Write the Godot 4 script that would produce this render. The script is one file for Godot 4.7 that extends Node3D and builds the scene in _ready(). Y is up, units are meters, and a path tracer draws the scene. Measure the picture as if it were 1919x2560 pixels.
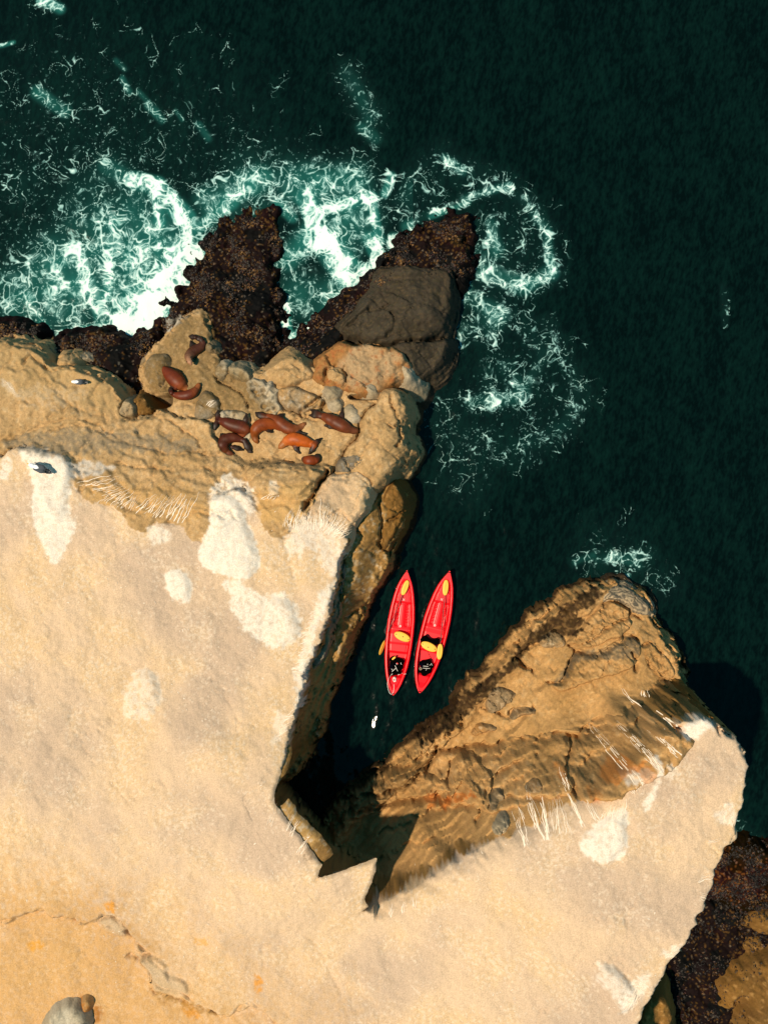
extends Node3D
# Sea cliff seen straight down: sandstone headland, surf, sea lions, gulls, two red kayaks.
# World: x right, z towards the picture's lower edge, y up, water level at y = 0, metres.

const S := 0.0125              # metres for one photograph pixel at water level
const FOV := 55.0
const CELL := 0.05
var CAM_H := 2560.0 * S * 0.5 / tan(deg_to_rad(FOV * 0.5))
# sketch frames: x0, y0, pixels for each unit
var FR := {
	"D": [0.0, 0.0, 1.15742], "A1": [0.0, 350.0, 0.4222], "A2": [600.0, 350.0, 0.4222], "A3": [0.0, 780.0, 0.36188],
	"A4": [350.0, 750.0, 0.45235], "A5": [900.0, 1380.0, 0.17178], "A6": [650.0, 1150.0, 0.38425], "B1": [1100.0, 1350.0, 0.4222],
	"B2": [650.0, 1750.0, 0.4222], "B3": [1219.0, 1750.0, 0.4222], "B4": [0.0, 1000.0, 0.48251], "B5": [0.0, 1960.0, 0.54282],
	"C1": [520.0, 1000.0, 0.22919], "C2": [380.0, 800.0, 0.10856], "C3": [60.0, 1130.0, 0.07238], "C4": [150.0, 920.0, 0.06031],
	"C6": [1560.0, 2000.0, 0.25317], "C8": [940.0, 1560.0, 0.0965]}
var rng := RandomNumberGenerator.new()
var names := {}
var t0 := 0

func W(f: String, x: float, y: float, h: float) -> Vector2:
	var a: Array = FR[f]
	var k := S * (CAM_H - h) / CAM_H
	return Vector2((a[0] + x * a[2] - 959.5) * k, (a[1] + y * a[2] - 1280.0) * k)

# the sketches' heights, with the left half of the headland a little lower than first guessed
func LH(f: String, x: float, h: float) -> float:
	var a: Array = FR[f]
	return h - 0.8 * smoothstep(1.8, 3.6, h) * (1.0 - smoothstep(850.0, 1300.0, a[0] + x * a[2]))

func stage(s: String) -> void:
	print("%6.1f s  %s" % [(Time.get_ticks_msec() - t0) / 1000.0, s])

func noise(seed_: int, freq: float, oct := 4, kind := FastNoiseLite.TYPE_SIMPLEX_SMOOTH, ridged := false) -> FastNoiseLite:
	var n := FastNoiseLite.new()
	n.seed = seed_
	n.noise_type = kind
	n.frequency = freq
	n.fractal_type = FastNoiseLite.FRACTAL_RIDGED if ridged else (FastNoiseLite.FRACTAL_FBM if oct > 1 else FastNoiseLite.FRACTAL_NONE)
	n.fractal_octaves = oct
	return n

func cells(seed_: int, freq: float, ret := FastNoiseLite.RETURN_DISTANCE2_SUB, warp := 0.0, wfreq := 1.0) -> FastNoiseLite:
	var n := FastNoiseLite.new()
	n.seed = seed_
	n.noise_type = FastNoiseLite.TYPE_CELLULAR
	n.frequency = freq
	n.cellular_return_type = ret
	n.cellular_distance_function = FastNoiseLite.DISTANCE_EUCLIDEAN
	n.fractal_type = FastNoiseLite.FRACTAL_NONE
	if warp > 0.0:
		n.domain_warp_enabled = true
		n.domain_warp_amplitude = warp
		n.domain_warp_frequency = wfreq
		n.domain_warp_fractal_octaves = 3
	return n

# ------------------------------------------------------------------ sampled fields
class Fld:
	var x0: float
	var z0: float
	var c: float
	var nx: int
	var nz: int
	var a: PackedFloat32Array
	func _init(lo: Vector2, hi: Vector2, cell: float, fill: float):
		x0 = lo.x; z0 = lo.y; c = cell
		nx = int(ceil((hi.x - lo.x) / cell)) + 2
		nz = int(ceil((hi.y - lo.y) / cell)) + 2
		a = PackedFloat32Array(); a.resize(nx * nz); a.fill(fill)
	func s(x: float, z: float) -> float:
		var u := clampf((x - x0) / c, 0.0, nx - 1.001)
		var v := clampf((z - z0) / c, 0.0, nz - 1.001)
		var i := int(u)
		var j := int(v)
		u -= i; v -= j
		var k := j * nx + i
		return lerpf(lerpf(a[k], a[k + 1], u), lerpf(a[k + nx], a[k + nx + 1], u), v)
	func blur(times: int) -> void:
		for t in times:
			var b := a.duplicate()
			for j in range(1, nz - 1):
				for i in range(1, nx - 1):
					var k := j * nx + i
					b[k] = (a[k] * 2.0 + a[k - 1] + a[k + 1] + a[k - nx] + a[k + nx]) / 6.0
			a = b

func sdf(poly: PackedVector2Array, cell: float, band: float) -> Fld:
	var lo := Vector2(1e9, 1e9)
	var hi := -lo
	for p in poly:
		lo = lo.min(p); hi = hi.max(p)
	var f := Fld.new(lo - Vector2(band, band), hi + Vector2(band, band), cell, band)
	var n := poly.size()
	for k in n:
		var p := poly[k]
		var q := poly[(k + 1) % n]
		var e := q - p
		var l2 := maxf(e.length_squared(), 1e-9)
		var i0 := clampi(int((minf(p.x, q.x) - band - f.x0) / cell), 0, f.nx - 1)
		var i1 := clampi(int((maxf(p.x, q.x) + band - f.x0) / cell) + 1, 0, f.nx - 1)
		var j0 := clampi(int((minf(p.y, q.y) - band - f.z0) / cell), 0, f.nz - 1)
		var j1 := clampi(int((maxf(p.y, q.y) + band - f.z0) / cell) + 1, 0, f.nz - 1)
		for j in range(j0, j1 + 1):
			var wz := f.z0 + j * cell - p.y
			for i in range(i0, i1 + 1):
				var wx := f.x0 + i * cell - p.x
				var t := clampf((wx * e.x + wz * e.y) / l2, 0.0, 1.0)
				var dx := wx - e.x * t
				var dz := wz - e.y * t
				var d := dx * dx + dz * dz
				var at := j * f.nx + i
				if d < f.a[at] * f.a[at]:
					f.a[at] = sqrt(d)
	for j in f.nz:
		var z := f.z0 + j * cell
		var xs: Array[float] = []
		for k in n:
			var p := poly[k]
			var q := poly[(k + 1) % n]
			if (p.y > z) != (q.y > z):
				xs.append(p.x + (z - p.y) / (q.y - p.y) * (q.x - p.x))
		xs.sort()
		var inside := 0
		for i in f.nx:
			var x := f.x0 + i * cell
			while inside < xs.size() and xs[inside] < x:
				inside += 1
			if inside % 2 == 0:
				f.a[j * f.nx + i] = -f.a[j * f.nx + i]
	return f

func soften(p: PackedVector2Array) -> PackedVector2Array:
	var o := PackedVector2Array()
	for k in p.size():
		var a := p[k]
		var b := p[(k + 1) % p.size()]
		o.append(a.lerp(b, 0.22)); o.append(a.lerp(b, 0.78))
	return o

# heights given at a few points, spread over the layer along triangles between them
func spread(lo: Vector2, hi: Vector2, pts: Array, blur_: int) -> Fld:
	var cell := clampf(maxf(hi.x - lo.x, hi.y - lo.y) / 90.0, 0.04, 0.16)
	var f := Fld.new(lo, hi, cell, -99.0)
	var flat := PackedVector2Array()
	for p in pts:
		flat.append(Vector2(p.x, p.z))
	if flat.size() >= 3:
		var tri := Geometry2D.triangulate_delaunay(flat)
		for t in range(0, tri.size(), 3):
			var a: Vector3 = pts[tri[t]]
			var b: Vector3 = pts[tri[t + 1]]
			var c: Vector3 = pts[tri[t + 2]]
			var det := (b.z - c.z) * (a.x - c.x) + (c.x - b.x) * (a.z - c.z)
			if absf(det) < 1e-7:
				continue
			var i0 := clampi(int((minf(a.x, minf(b.x, c.x)) - lo.x) / cell), 0, f.nx - 1)
			var i1 := clampi(int((maxf(a.x, maxf(b.x, c.x)) - lo.x) / cell) + 1, 0, f.nx - 1)
			var j0 := clampi(int((minf(a.z, minf(b.z, c.z)) - lo.y) / cell), 0, f.nz - 1)
			var j1 := clampi(int((maxf(a.z, maxf(b.z, c.z)) - lo.y) / cell) + 1, 0, f.nz - 1)
			for j in range(j0, j1 + 1):
				for i in range(i0, i1 + 1):
					var x := lo.x + i * cell
					var z := lo.y + j * cell
					var u := ((b.z - c.z) * (x - c.x) + (c.x - b.x) * (z - c.z)) / det
					var v := ((c.z - a.z) * (x - c.x) + (a.x - c.x) * (z - c.z)) / det
					if u >= -0.001 and v >= -0.001 and u + v <= 1.001:
						f.a[j * f.nx + i] = a.y * u + b.y * v + c.y * (1.0 - u - v)
	for j in f.nz:
		for i in f.nx:
			var at := j * f.nx + i
			if f.a[at] < -50.0:
				f.a[at] = idw(pts, lo.x + i * cell, lo.y + j * cell)
	f.blur(blur_)
	return f

func idw(pts: Array, x: float, z: float) -> float:
	var sw := 0.0
	var sh := 0.0
	for p in pts:
		var dx: float = p.x - x
		var dz: float = p.z - z
		var w := 1.0 / pow(dx * dx + dz * dz + 1e-4, 1.5)
		sw += w; sh += w * p.y
	return sh / sw

# ------------------------------------------------------------------ rock layers
class Layer:
	var d: Fld
	var top: Fld
	var rel := 0.0
	var is_rel := false
	var slope := 3.0
	var rnd := 0.2
	var edge := 0.05
	var rough := 0.03
	var strata := 0.0
	var pits := 0.0
	var style := 0
	var lo: Vector2
	var hi: Vector2

var N_edge := noise(11, 0.9, 5)
var N_lo := noise(12, 0.22, 3)
var N_mid := noise(13, 0.9, 4)
var N_hi := noise(14, 5.0, 3)
var N_st := noise(15, 1.0, 2)
var N_col := noise(16, 0.6, 5)
var N_fleck := noise(17, 4.2, 3)
var N_spk := noise(18, 9.0, 2)
var N_pit := cells(19, 3.6, FastNoiseLite.RETURN_DISTANCE)
var N_crack := cells(20, 0.55, FastNoiseLite.RETURN_DISTANCE2_SUB, 0.8, 0.6)
var N_plate := cells(22, 0.75, FastNoiseLite.RETURN_CELL_VALUE, 0.35, 0.7)
var N_chip := cells(23, 2.3, FastNoiseLite.RETURN_CELL_VALUE, 0.12, 2.0)
var N_lump := cells(21, 1.7, FastNoiseLite.RETURN_DISTANCE, 0.25, 1.4)

func make_layer(f: String, p: Array, tops: Array, o := {}) -> Layer:
	var L := Layer.new()
	var px: Array = []
	for k in range(0, tops.size(), 3):
		px.append(Vector3(tops[k], LH(f, tops[k], tops[k + 2]), tops[k + 1]))
	var poly := PackedVector2Array()
	for k in range(0, p.size(), 2):
		poly.append(W(f, p[k], p[k + 1], idw(px, p[k], p[k + 1])))
	if o.get("soft", true):
		poly = soften(poly)
	L.slope = o.get("slope", 3.0)
	L.rnd = o.get("rnd", 0.2) * (0.6 if o.get("style", 0) != 2 and o.get("slope", 3.0) > 2.1 and o.get("style", 0) != 0 else 1.0)
	L.edge = o.get("edge", 0.06)
	L.rough = o.get("rough", 0.03)
	L.strata = o.get("strata", 0.0)
	L.pits = o.get("pits", 0.0)
	L.style = o.get("style", 0)
	L.rel = o.get("rel", 0.0)
	L.is_rel = o.has("rel")
	var hmax := 0.0
	var wp: Array = []
	for q in px:
		var w := W(f, q.x, q.z, q.y)
		wp.append(Vector3(w.x, q.y, w.y))
		hmax = maxf(hmax, q.y)
	var band: float = clampf((L.rel + 0.7 if L.is_rel else hmax + 1.0) / L.slope + L.edge * 2.0, L.rnd + 0.15, 3.0)
	var lo := poly[0]
	var hi := poly[0]
	for q in poly:
		lo = lo.min(q); hi = hi.max(q)
	var size := maxf(hi.x - lo.x, hi.y - lo.y)
	L.d = sdf(poly, clampf(size / 60.0, 0.03, 0.1), band)
	L.lo = lo - Vector2(band, band)
	L.hi = hi + Vector2(band, band)
	if not L.is_rel:
		L.top = spread(L.lo, L.hi, wp, o.get("blur", 3))
	return L

func lay_h(L: Layer, x: float, z: float, under: float) -> float:
	var d := L.d.s(x, z) + N_edge.get_noise_2d(x * 2.0, z * 2.0) * L.edge
	var top := (under + L.rel) if L.is_rel else L.top.s(x, z)
	top += N_mid.get_noise_2d(x, z) * L.rough * 2.2
	if L.pits > 0.0:
		top -= L.pits * smoothstep(-0.45, -0.95, N_pit.get_noise_2d(x, z)) 
	if L == L_up and d < 0.5 and x > -0.25 and x < 7.3 and z > 4.0 and z < 12.3 - x * 0.62:
		return top - 0.42 * pow(clampf((0.5 - d) / 0.5, 0.0, 1.0), 2.0) + minf(d, 0.0) * 9.0
	var h := prof(L, d, top)
	if L.strata > 0.0 and d < L.rnd * 1.5:
		var st := N_st.get_noise_3d(x * 0.35, h * 3.2, z * 0.35) + 0.5 * N_st.get_noise_3d(x * 0.8, h * 8.0, z * 0.8)
		h = prof(L, d + st * L.strata, top)
	return h

func prof(L: Layer, d: float, top: float) -> float:
	if d >= L.rnd:
		return top
	var k := minf(L.slope, 1.6)
	if d >= 0.0:
		var t := (L.rnd - d) / L.rnd
		return top - L.rnd * 0.5 * k * t * t
	return top - L.rnd * 0.5 * k + d * L.slope

# ------------------------------------------------------------------ colour of the stone
class Paint:
	var d: Fld
	var c: Color
	var amt: float
	var soft: float
	var rag: float
	var grain: float
	var lo: Vector2
	var hi: Vector2
var paints: Array[Paint] = []
var bumps: Array = []

func paint(f: String, p: Array, h: float, c: Color, amt := 0.9, soft := 0.04, rag := 0.12, grain := 0.5) -> void:
	var P := Paint.new()
	var poly := PackedVector2Array()
	for k in range(0, p.size(), 2):
		poly.append(W(f, p[k], p[k + 1], LH(f, p[k], h)))
	poly = soften(poly)
	P.c = c; P.amt = amt; P.soft = soft; P.rag = rag; P.grain = grain
	P.d = sdf(poly, 0.05, rag + soft + 0.35)
	P.lo = Vector2(P.d.x0, P.d.z0)
	P.hi = P.lo + Vector2((P.d.nx - 2) * 0.05, (P.d.nz - 2) * 0.05)
	paints.append(P)

func bump(f: String, p: Array, h: float, amp: float, w: float, rag := 0.05) -> void:
	var poly := PackedVector2Array()
	for k in range(0, p.size(), 2):
		poly.append(W(f, p[k], p[k + 1], LH(f, p[k], h)))
	poly = soften(poly)
	var d := sdf(poly, 0.05, w + rag + 0.1)
	bumps.append([d, amp, w, rag, Vector2(d.x0, d.z0), Vector2(d.x0 + (d.nx - 2) * 0.05, d.z0 + (d.nz - 2) * 0.05)])

const PALE := Color(0.60, 0.43, 0.285)
const TAN := Color(0.345, 0.195, 0.066)
const BROWN := Color(0.20, 0.100, 0.026)
const GREY := Color(0.20, 0.165, 0.115)
const CHAR := Color(0.046, 0.036, 0.024)
const MUSSEL := Color(0.007, 0.0052, 0.004)
const RUST := Color(0.52, 0.20, 0.05)
const GUANO := Color(0.74, 0.655, 0.555)
const OCHRE := Color(0.52, 0.30, 0.11)

func stone(style: int, x: float, z: float, h: float, d: float, flat := 1.0) -> Color:
	var n := N_col.get_noise_2d(x, z)
	var f := N_fleck.get_noise_2d(x, z) * flat
	var s := N_spk.get_noise_2d(x, z) * flat
	var c: Color
	match style:
		0: # pale plateau
			var big := N_lo.get_noise_2d(x + 3.0, z + 11.0)
			c = PALE.lerp(Color(0.47, 0.345, 0.25), clampf(big * 1.8 + 0.15, 0.0, 0.85))
			c = c.lerp(Color(0.60, 0.40, 0.20), clampf(n * 0.8 - big * 0.6 + 0.05, 0.0, 0.5))
			c = c.lerp(Color(0.70, 0.57, 0.44), 0.5 * smoothstep(0.20, 0.45, N_spk.get_noise_2d(x * 0.9 + 4.0, z * 0.9) * 0.7 + n * 0.55))
			c *= 1.0 + 0.05 * f + 0.08 * s
		1: # tan bench
			c = TAN.lerp(BROWN, clampf(n * 0.9 + 0.2, 0.0, 0.75))
			c = c.lerp(Color(0.45, 0.36, 0.24), 0.6 * smoothstep(0.25, 0.45, f - n * 0.3))
			var bd := absf(fmod(absf(h * 5.5 + n * 1.3 + 40.0), 1.0) - 0.5) * 2.0
			c = c.lerp(Color(0.13, 0.085, 0.04), 0.30 * smoothstep(0.72, 0.95, bd + f * 0.25))
			c *= 1.0 + 0.2 * f + 0.34 * s
		2: # mussels and weed
			c = MUSSEL.lerp(Color(0.016, 0.0085, 0.005), clampf(n + 0.3, 0.0, 1.0))
			c = c.lerp(Color(0.12, 0.06, 0.016), smoothstep(0.34, 0.48, s + n * 0.35) * 0.7)
			c = c.lerp(Color(0.20, 0.18, 0.155), smoothstep(0.52, 0.62, s * 0.8 + f * 0.5) * 0.4)
		3: # charcoal slab with thin growth lines
			c = CHAR.lerp(Color(0.055, 0.045, 0.032), clampf(n + 0.4, 0.0, 1.0))
			var w := absf(fmod(absf(d * 9.0 + n * 1.6 + 40.0), 1.0) - 0.5)
			c = c.lerp(Color(0.085, 0.060, 0.032), smoothstep(0.10, 0.02, w) * 0.7)
			c *= 1.0 + 0.2 * s
		4: # orange slab
			c = Color(0.30, 0.145, 0.05).lerp(Color(0.36, 0.24, 0.13), smoothstep(-0.15, 0.3, n))
			c = c.lerp(Color(0.28, 0.09, 0.03), smoothstep(0.15, 0.4, f - n * 0.4) * 0.6)
			c *= 1.0 + 0.2 * s + 0.1 * f
		5: # grey weathered stone
			c = GREY.lerp(TAN, clampf(n + 0.25, 0.0, 0.7))
			c = c.lerp(Color(0.36, 0.31, 0.24), smoothstep(0.2, 0.45, f) * 0.6)
			c *= 1.0 + 0.22 * s
		6: # banded tip
			var b := absf(fmod(absf(h * 9.0 + d * 7.0 + n * 1.2 + 40.0), 1.0) - 0.5) * 2.0
			c = Color(0.12, 0.10, 0.075).lerp(Color(0.42, 0.31, 0.19), smoothstep(0.25, 0.75, b))
			c *= 1.0 + 0.15 * s
		7: # brown wet-season rock
			c = BROWN.lerp(Color(0.12, 0.065, 0.022), clampf(n + 0.35, 0.0, 1.0))
			c = c.lerp(OCHRE, smoothstep(0.3, 0.5, f) * 0.3)
			c *= 1.0 + 0.2 * s
		9: # sandy bench
			c = Color(0.45, 0.285, 0.135).lerp(Color(0.335, 0.205, 0.088), clampf(n * 0.9 + 0.25, 0.0, 0.9))
			c = c.lerp(Color(0.47, 0.35, 0.21), 0.4 * smoothstep(0.25, 0.45, f - n * 0.3))
			var be := absf(fmod(absf(h * 5.5 + n * 1.3 + 40.0), 1.0) - 0.5) * 2.0
			c = c.lerp(Color(0.20, 0.13, 0.06), 0.25 * smoothstep(0.75, 0.95, be + f * 0.25))
			c *= 1.0 + 0.15 * f + 0.25 * s
		_: # pale round boulders
			c = Color(0.31, 0.235, 0.14).lerp(Color(0.42, 0.35, 0.25), clampf(n + 0.5, 0.0, 1.0))
			c *= 1.0 + 0.18 * s + 0.15 * f
	# the tide line: black film of algae with a ragged edge
	if style != 2 and style != 3:
		var tide := smoothstep(0.44, 0.32, h + n * 0.35 + f * 0.12 + s * 0.08)
		if tide > 0.0:
			c = c.lerp(Color(0.020, 0.013, 0.008), tide * 0.92)
	return c

func painted(c: Color, x: float, z: float) -> Color:
	for P in paints:
		if x < P.lo.x or z < P.lo.y or x > P.hi.x or z > P.hi.y:
			continue
		var d := P.d.s(x, z)
		if d < -P.rag - P.soft:
			continue
		var e := N_fleck.get_noise_2d(x * 1.3 + 31.0, z * 1.3)
		d += (N_edge.get_noise_2d(x * 2.4 + 9.0, z * 2.4) * 0.7 + e * 0.6) * P.rag
		var m := smoothstep(-P.soft, P.soft, d) * P.amt
		m *= 1.0 - P.grain * smoothstep(-0.05, 0.45, -e + 0.5 * N_spk.get_noise_2d(x, z))
		c = c.lerp(P.c, clampf(m, 0.0, 1.0))
	return c

# ------------------------------------------------------------------ meshes from height grids
func grid_mesh(nx: int, nz: int, x0: float, z0: float, c: float, hs: PackedFloat32Array, keep: PackedByteArray, cs: PackedColorArray) -> ArrayMesh:
	var map := PackedInt32Array(); map.resize(nx * nz); map.fill(-1)
	var v := PackedVector3Array()
	var nn := PackedVector3Array()
	var cc := PackedColorArray()
	var idx := PackedInt32Array()
	for j in nz - 1:
		for i in nx - 1:
			var k := j * nx + i
			if keep[k] == 0 and keep[k + 1] == 0 and keep[k + nx] == 0 and keep[k + nx + 1] == 0:
				continue
			for q: int in [k, k + 1, k + nx, k + nx + 1]:
				if map[q] < 0:
					map[q] = v.size()
					var qi := q % nx
					var qj := q / nx
					v.append(Vector3(x0 + qi * c, hs[q], z0 + qj * c))
					cc.append(cs[q])
					var l := hs[q - 1] if qi > 0 else hs[q]
					var r := hs[q + 1] if qi < nx - 1 else hs[q]
					var u := hs[q - nx] if qj > 0 else hs[q]
					var dn := hs[q + nx] if qj < nz - 1 else hs[q]
					nn.append(Vector3(l - r, 2.0 * c, u - dn).normalized())
			# split along the flatter diagonal
			if absf(hs[k] - hs[k + nx + 1]) < absf(hs[k + 1] - hs[k + nx]):
				idx.append_array(PackedInt32Array([map[k], map[k + 1], map[k + nx + 1], map[k], map[k + nx + 1], map[k + nx]]))
			else:
				idx.append_array(PackedInt32Array([map[k], map[k + 1], map[k + nx], map[k + 1], map[k + nx + 1], map[k + nx]]))
	if v.is_empty():
		return null
	var arr := []
	arr.resize(Mesh.ARRAY_MAX)
	arr[Mesh.ARRAY_VERTEX] = v
	arr[Mesh.ARRAY_NORMAL] = nn
	arr[Mesh.ARRAY_COLOR] = cc
	arr[Mesh.ARRAY_INDEX] = idx
	var m := ArrayMesh.new()
	m.add_surface_from_arrays(Mesh.PRIMITIVE_TRIANGLES, arr)
	return m

func numbered(n: String) -> String:
	var k: int = names.get(n, -1) + 1
	names[n] = k
	return n if k == 0 else "%s_%03d" % [n, k]

func tag(o: Node, label: String, category := "", group := "", kind := "") -> void:
	if label: o.set_meta("label", label)
	if category: o.set_meta("category", category)
	if group: o.set_meta("group", group)
	if kind: o.set_meta("kind", kind)

func node(called: String, at: Vector3, turn := 0.0) -> Node3D:
	var o := Node3D.new()
	o.name = numbered(called)
	add_child(o)
	o.position = at
	o.rotation.y = turn
	return o

func part(m: Mesh, called: String, mat: Material, parent: Node, at := Vector3.ZERO) -> MeshInstance3D:
	var o := MeshInstance3D.new()
	o.mesh = m
	o.material_override = mat
	o.name = numbered(called) if parent == self else called
	parent.add_child(o, true)
	o.position = at
	return o

# base terrain grid
const GX0 := -15.5
const GZ0 := -11.5
const GNX := 621
const GNZ := 601
var G := PackedFloat32Array()
var GT: Fld                       # highest rock, for setting things down

func base_h(x: float, z: float) -> float:
	return GT.s(x, z)

# a rock of its own: a patch of grid over its outline
func rock(called: String, label: String, category: String, group: String, f: String, p: Array, tops: Array, o := {}) -> void:
	var L := make_layer(f, p, tops, o)
	var size := maxf(L.hi.x - L.lo.x, L.hi.y - L.lo.y)
	var c := clampf(size / 110.0, 0.02, 0.045)
	var nx := int((L.hi.x - L.lo.x) / c) + 2
	var nz := int((L.hi.y - L.lo.y) / c) + 2
	var hs := PackedFloat32Array(); hs.resize(nx * nz)
	var keep := PackedByteArray(); keep.resize(nx * nz)
	var cs := PackedColorArray(); cs.resize(nx * nz)
	var lump: float = o.get("lump", 0.0)
	var tint: Color = o.get("tint", Color.WHITE)
	var sunk: float = o.get("sunk", 0.22)
	var settle := 0.07 if group.begins_with("boulders and slabs") else 0.0
	for j in nz:
		for i in nx:
			var x := L.lo.x + i * c
			var z := L.lo.y + j * c
			var under := GT.s(x, z)
			var h := lay_h(L, x, z, under) - settle
			h += N_hi.get_noise_2d(x, z) * (0.012 + L.rough * 0.5) + (0.5 - absf(N_mid.get_noise_2d(x * 2.6 + 8.0, z * 2.6))) * 0.022 * minf(1.0, L.rough * 25.0)
			if L.style != 2:
				h += N_chip.get_noise_2d(x, z) * 0.03 + (N_plate.get_noise_2d(x * 1.4, z * 1.4) * 0.05 if size > 1.6 else 0.0)
			var ck := N_crack.get_noise_2d(x * 1.7 + 13.0, z * 1.7)
			if ck < -0.94 and L.style != 2 and size > 0.9:
				h -= 0.05 * smoothstep(-0.94, -0.985, ck)
			if not L.is_rel:
				h -= GV.s(x, z)
			if lump > 0.0:
				h += lump * (0.4 - N_lump.get_noise_2d(x, z) * 1.0) * 0.5
			h = maxf(h, under - sunk - 0.2)
			var k := j * nx + i
			hs[k] = h
			if h > under - sunk and h > -0.35:
				keep[k] = 1
				var ld := L.d.s(x, z)
				var col := stone(L.style, x, z, h, ld, 1.0 if ld > 0.0 else 0.25) * tint
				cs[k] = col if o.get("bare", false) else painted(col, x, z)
			else:
				cs[k] = stone(L.style, x, z, h, 0.0) * tint
	keep = one_piece(keep, nx, nz)
	var m := grid_mesh(nx, nz, L.lo.x, L.lo.y, c, hs, keep, cs)
	if m == null:
		print("EMPTY ", label)
		return
	# raise the resting surface
	var rf := Fld.new(L.lo, L.lo, 1.0, 0.0)
	rf.x0 = L.lo.x; rf.z0 = L.lo.y; rf.c = c; rf.nx = nx; rf.nz = nz; rf.a = hs
	for j in range(maxi(0, int((L.lo.y - GZ0) / CELL)), mini(GNZ - 1, int((L.hi.y - GZ0) / CELL) + 1)):
		for i in range(maxi(0, int((L.lo.x - GX0) / CELL)), mini(GNX - 1, int((L.hi.x - GX0) / CELL) + 1)):
			var x := GX0 + i * CELL
			var z := GZ0 + j * CELL
			if x >= L.lo.x and z >= L.lo.y and x < L.hi.x - c and z < L.hi.y - c:
				var k := j * GNX + i
				GT.a[k] = maxf(GT.a[k], rf.s(x, z))
	var ob := part(m, called, M_wet if L.style == 2 or L.style == 3 else M_rock, self)
	tag(ob, label, category, group)

func one_piece(keep: PackedByteArray, nx: int, nz: int) -> PackedByteArray:
	var lab := PackedInt32Array(); lab.resize(nx * nz)
	var best := 0
	var most := 0
	var n := 0
	for k0 in nx * nz:
		if keep[k0] == 0 or lab[k0] != 0:
			continue
		n += 1
		var st := PackedInt32Array([k0])
		lab[k0] = n
		var cnt := 0
		while st.size() > 0:
			var k := st[st.size() - 1]
			st.resize(st.size() - 1)
			cnt += 1
			var i := k % nx
			for dz in [-2, -1, 0, 1, 2]:
				for dx in [-2, -1, 0, 1, 2]:
					var q: int = k + dz * nx + dx
					if i + dx >= 0 and i + dx < nx and q >= 0 and q < nx * nz and keep[q] == 1 and lab[q] == 0:
						lab[q] = n
						st.append(q)
		if cnt > most:
			most = cnt
			best = n
	var out := keep.duplicate()
	for k in nx * nz:
		if lab[k] != best:
			out[k] = 0
	return out

var M_rock: StandardMaterial3D
var M_wet: StandardMaterial3D
var mats := {}

func mat(r: float, g: float, b: float, rough := 0.6, spec := 0.5, vcol := false) -> StandardMaterial3D:
	var key := "%s %s %s %s %s %s" % [r, g, b, rough, spec, vcol]
	if not mats.has(key):
		var m := StandardMaterial3D.new()
		m.albedo_color = Color(r, g, b).linear_to_srgb()
		m.roughness = rough
		m.metallic_specular = spec
		m.vertex_color_use_as_albedo = vcol
		mats[key] = m
	return mats[key]

func noise_tex(n: FastNoiseLite, size: int, lo: float, hi: float, as_normal := false) -> ImageTexture:
	var im := n.get_seamless_image(size, size, false, false, 0.15)
	var src := im.get_data()
	var out := PackedByteArray(); out.resize(src.size())
	for k in src.size():
		out[k] = int(clampf(lerpf(lo, hi, src[k] / 255.0), 0.0, 1.0) * 255.0)
	return ImageTexture.create_from_image(Image.create_from_data(size, size, false, Image.FORMAT_L8, out))

func setup_materials() -> void:
	var grain := noise_tex(noise(31, 0.045, 5), 512, 0.85, 1.07)
	var relief := noise_tex(noise(32, 0.03, 6), 512, 0.0, 1.0)
	M_rock = StandardMaterial3D.new()
	M_rock.vertex_color_use_as_albedo = true
	M_rock.albedo_texture = grain
	M_rock.roughness = 0.95
	M_rock.metallic_specular = 0.2
	M_rock.uv1_triplanar = true
	M_rock.uv1_world_triplanar = true
	M_rock.uv1_scale = Vector3(0.8, 0.8, 0.8)
	M_rock.heightmap_enabled = true
	M_rock.heightmap_texture = relief
	M_rock.heightmap_scale = 0.8
	M_wet = M_rock.duplicate()
	M_wet.roughness = 0.75
	M_wet.metallic_specular = 0.16

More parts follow.
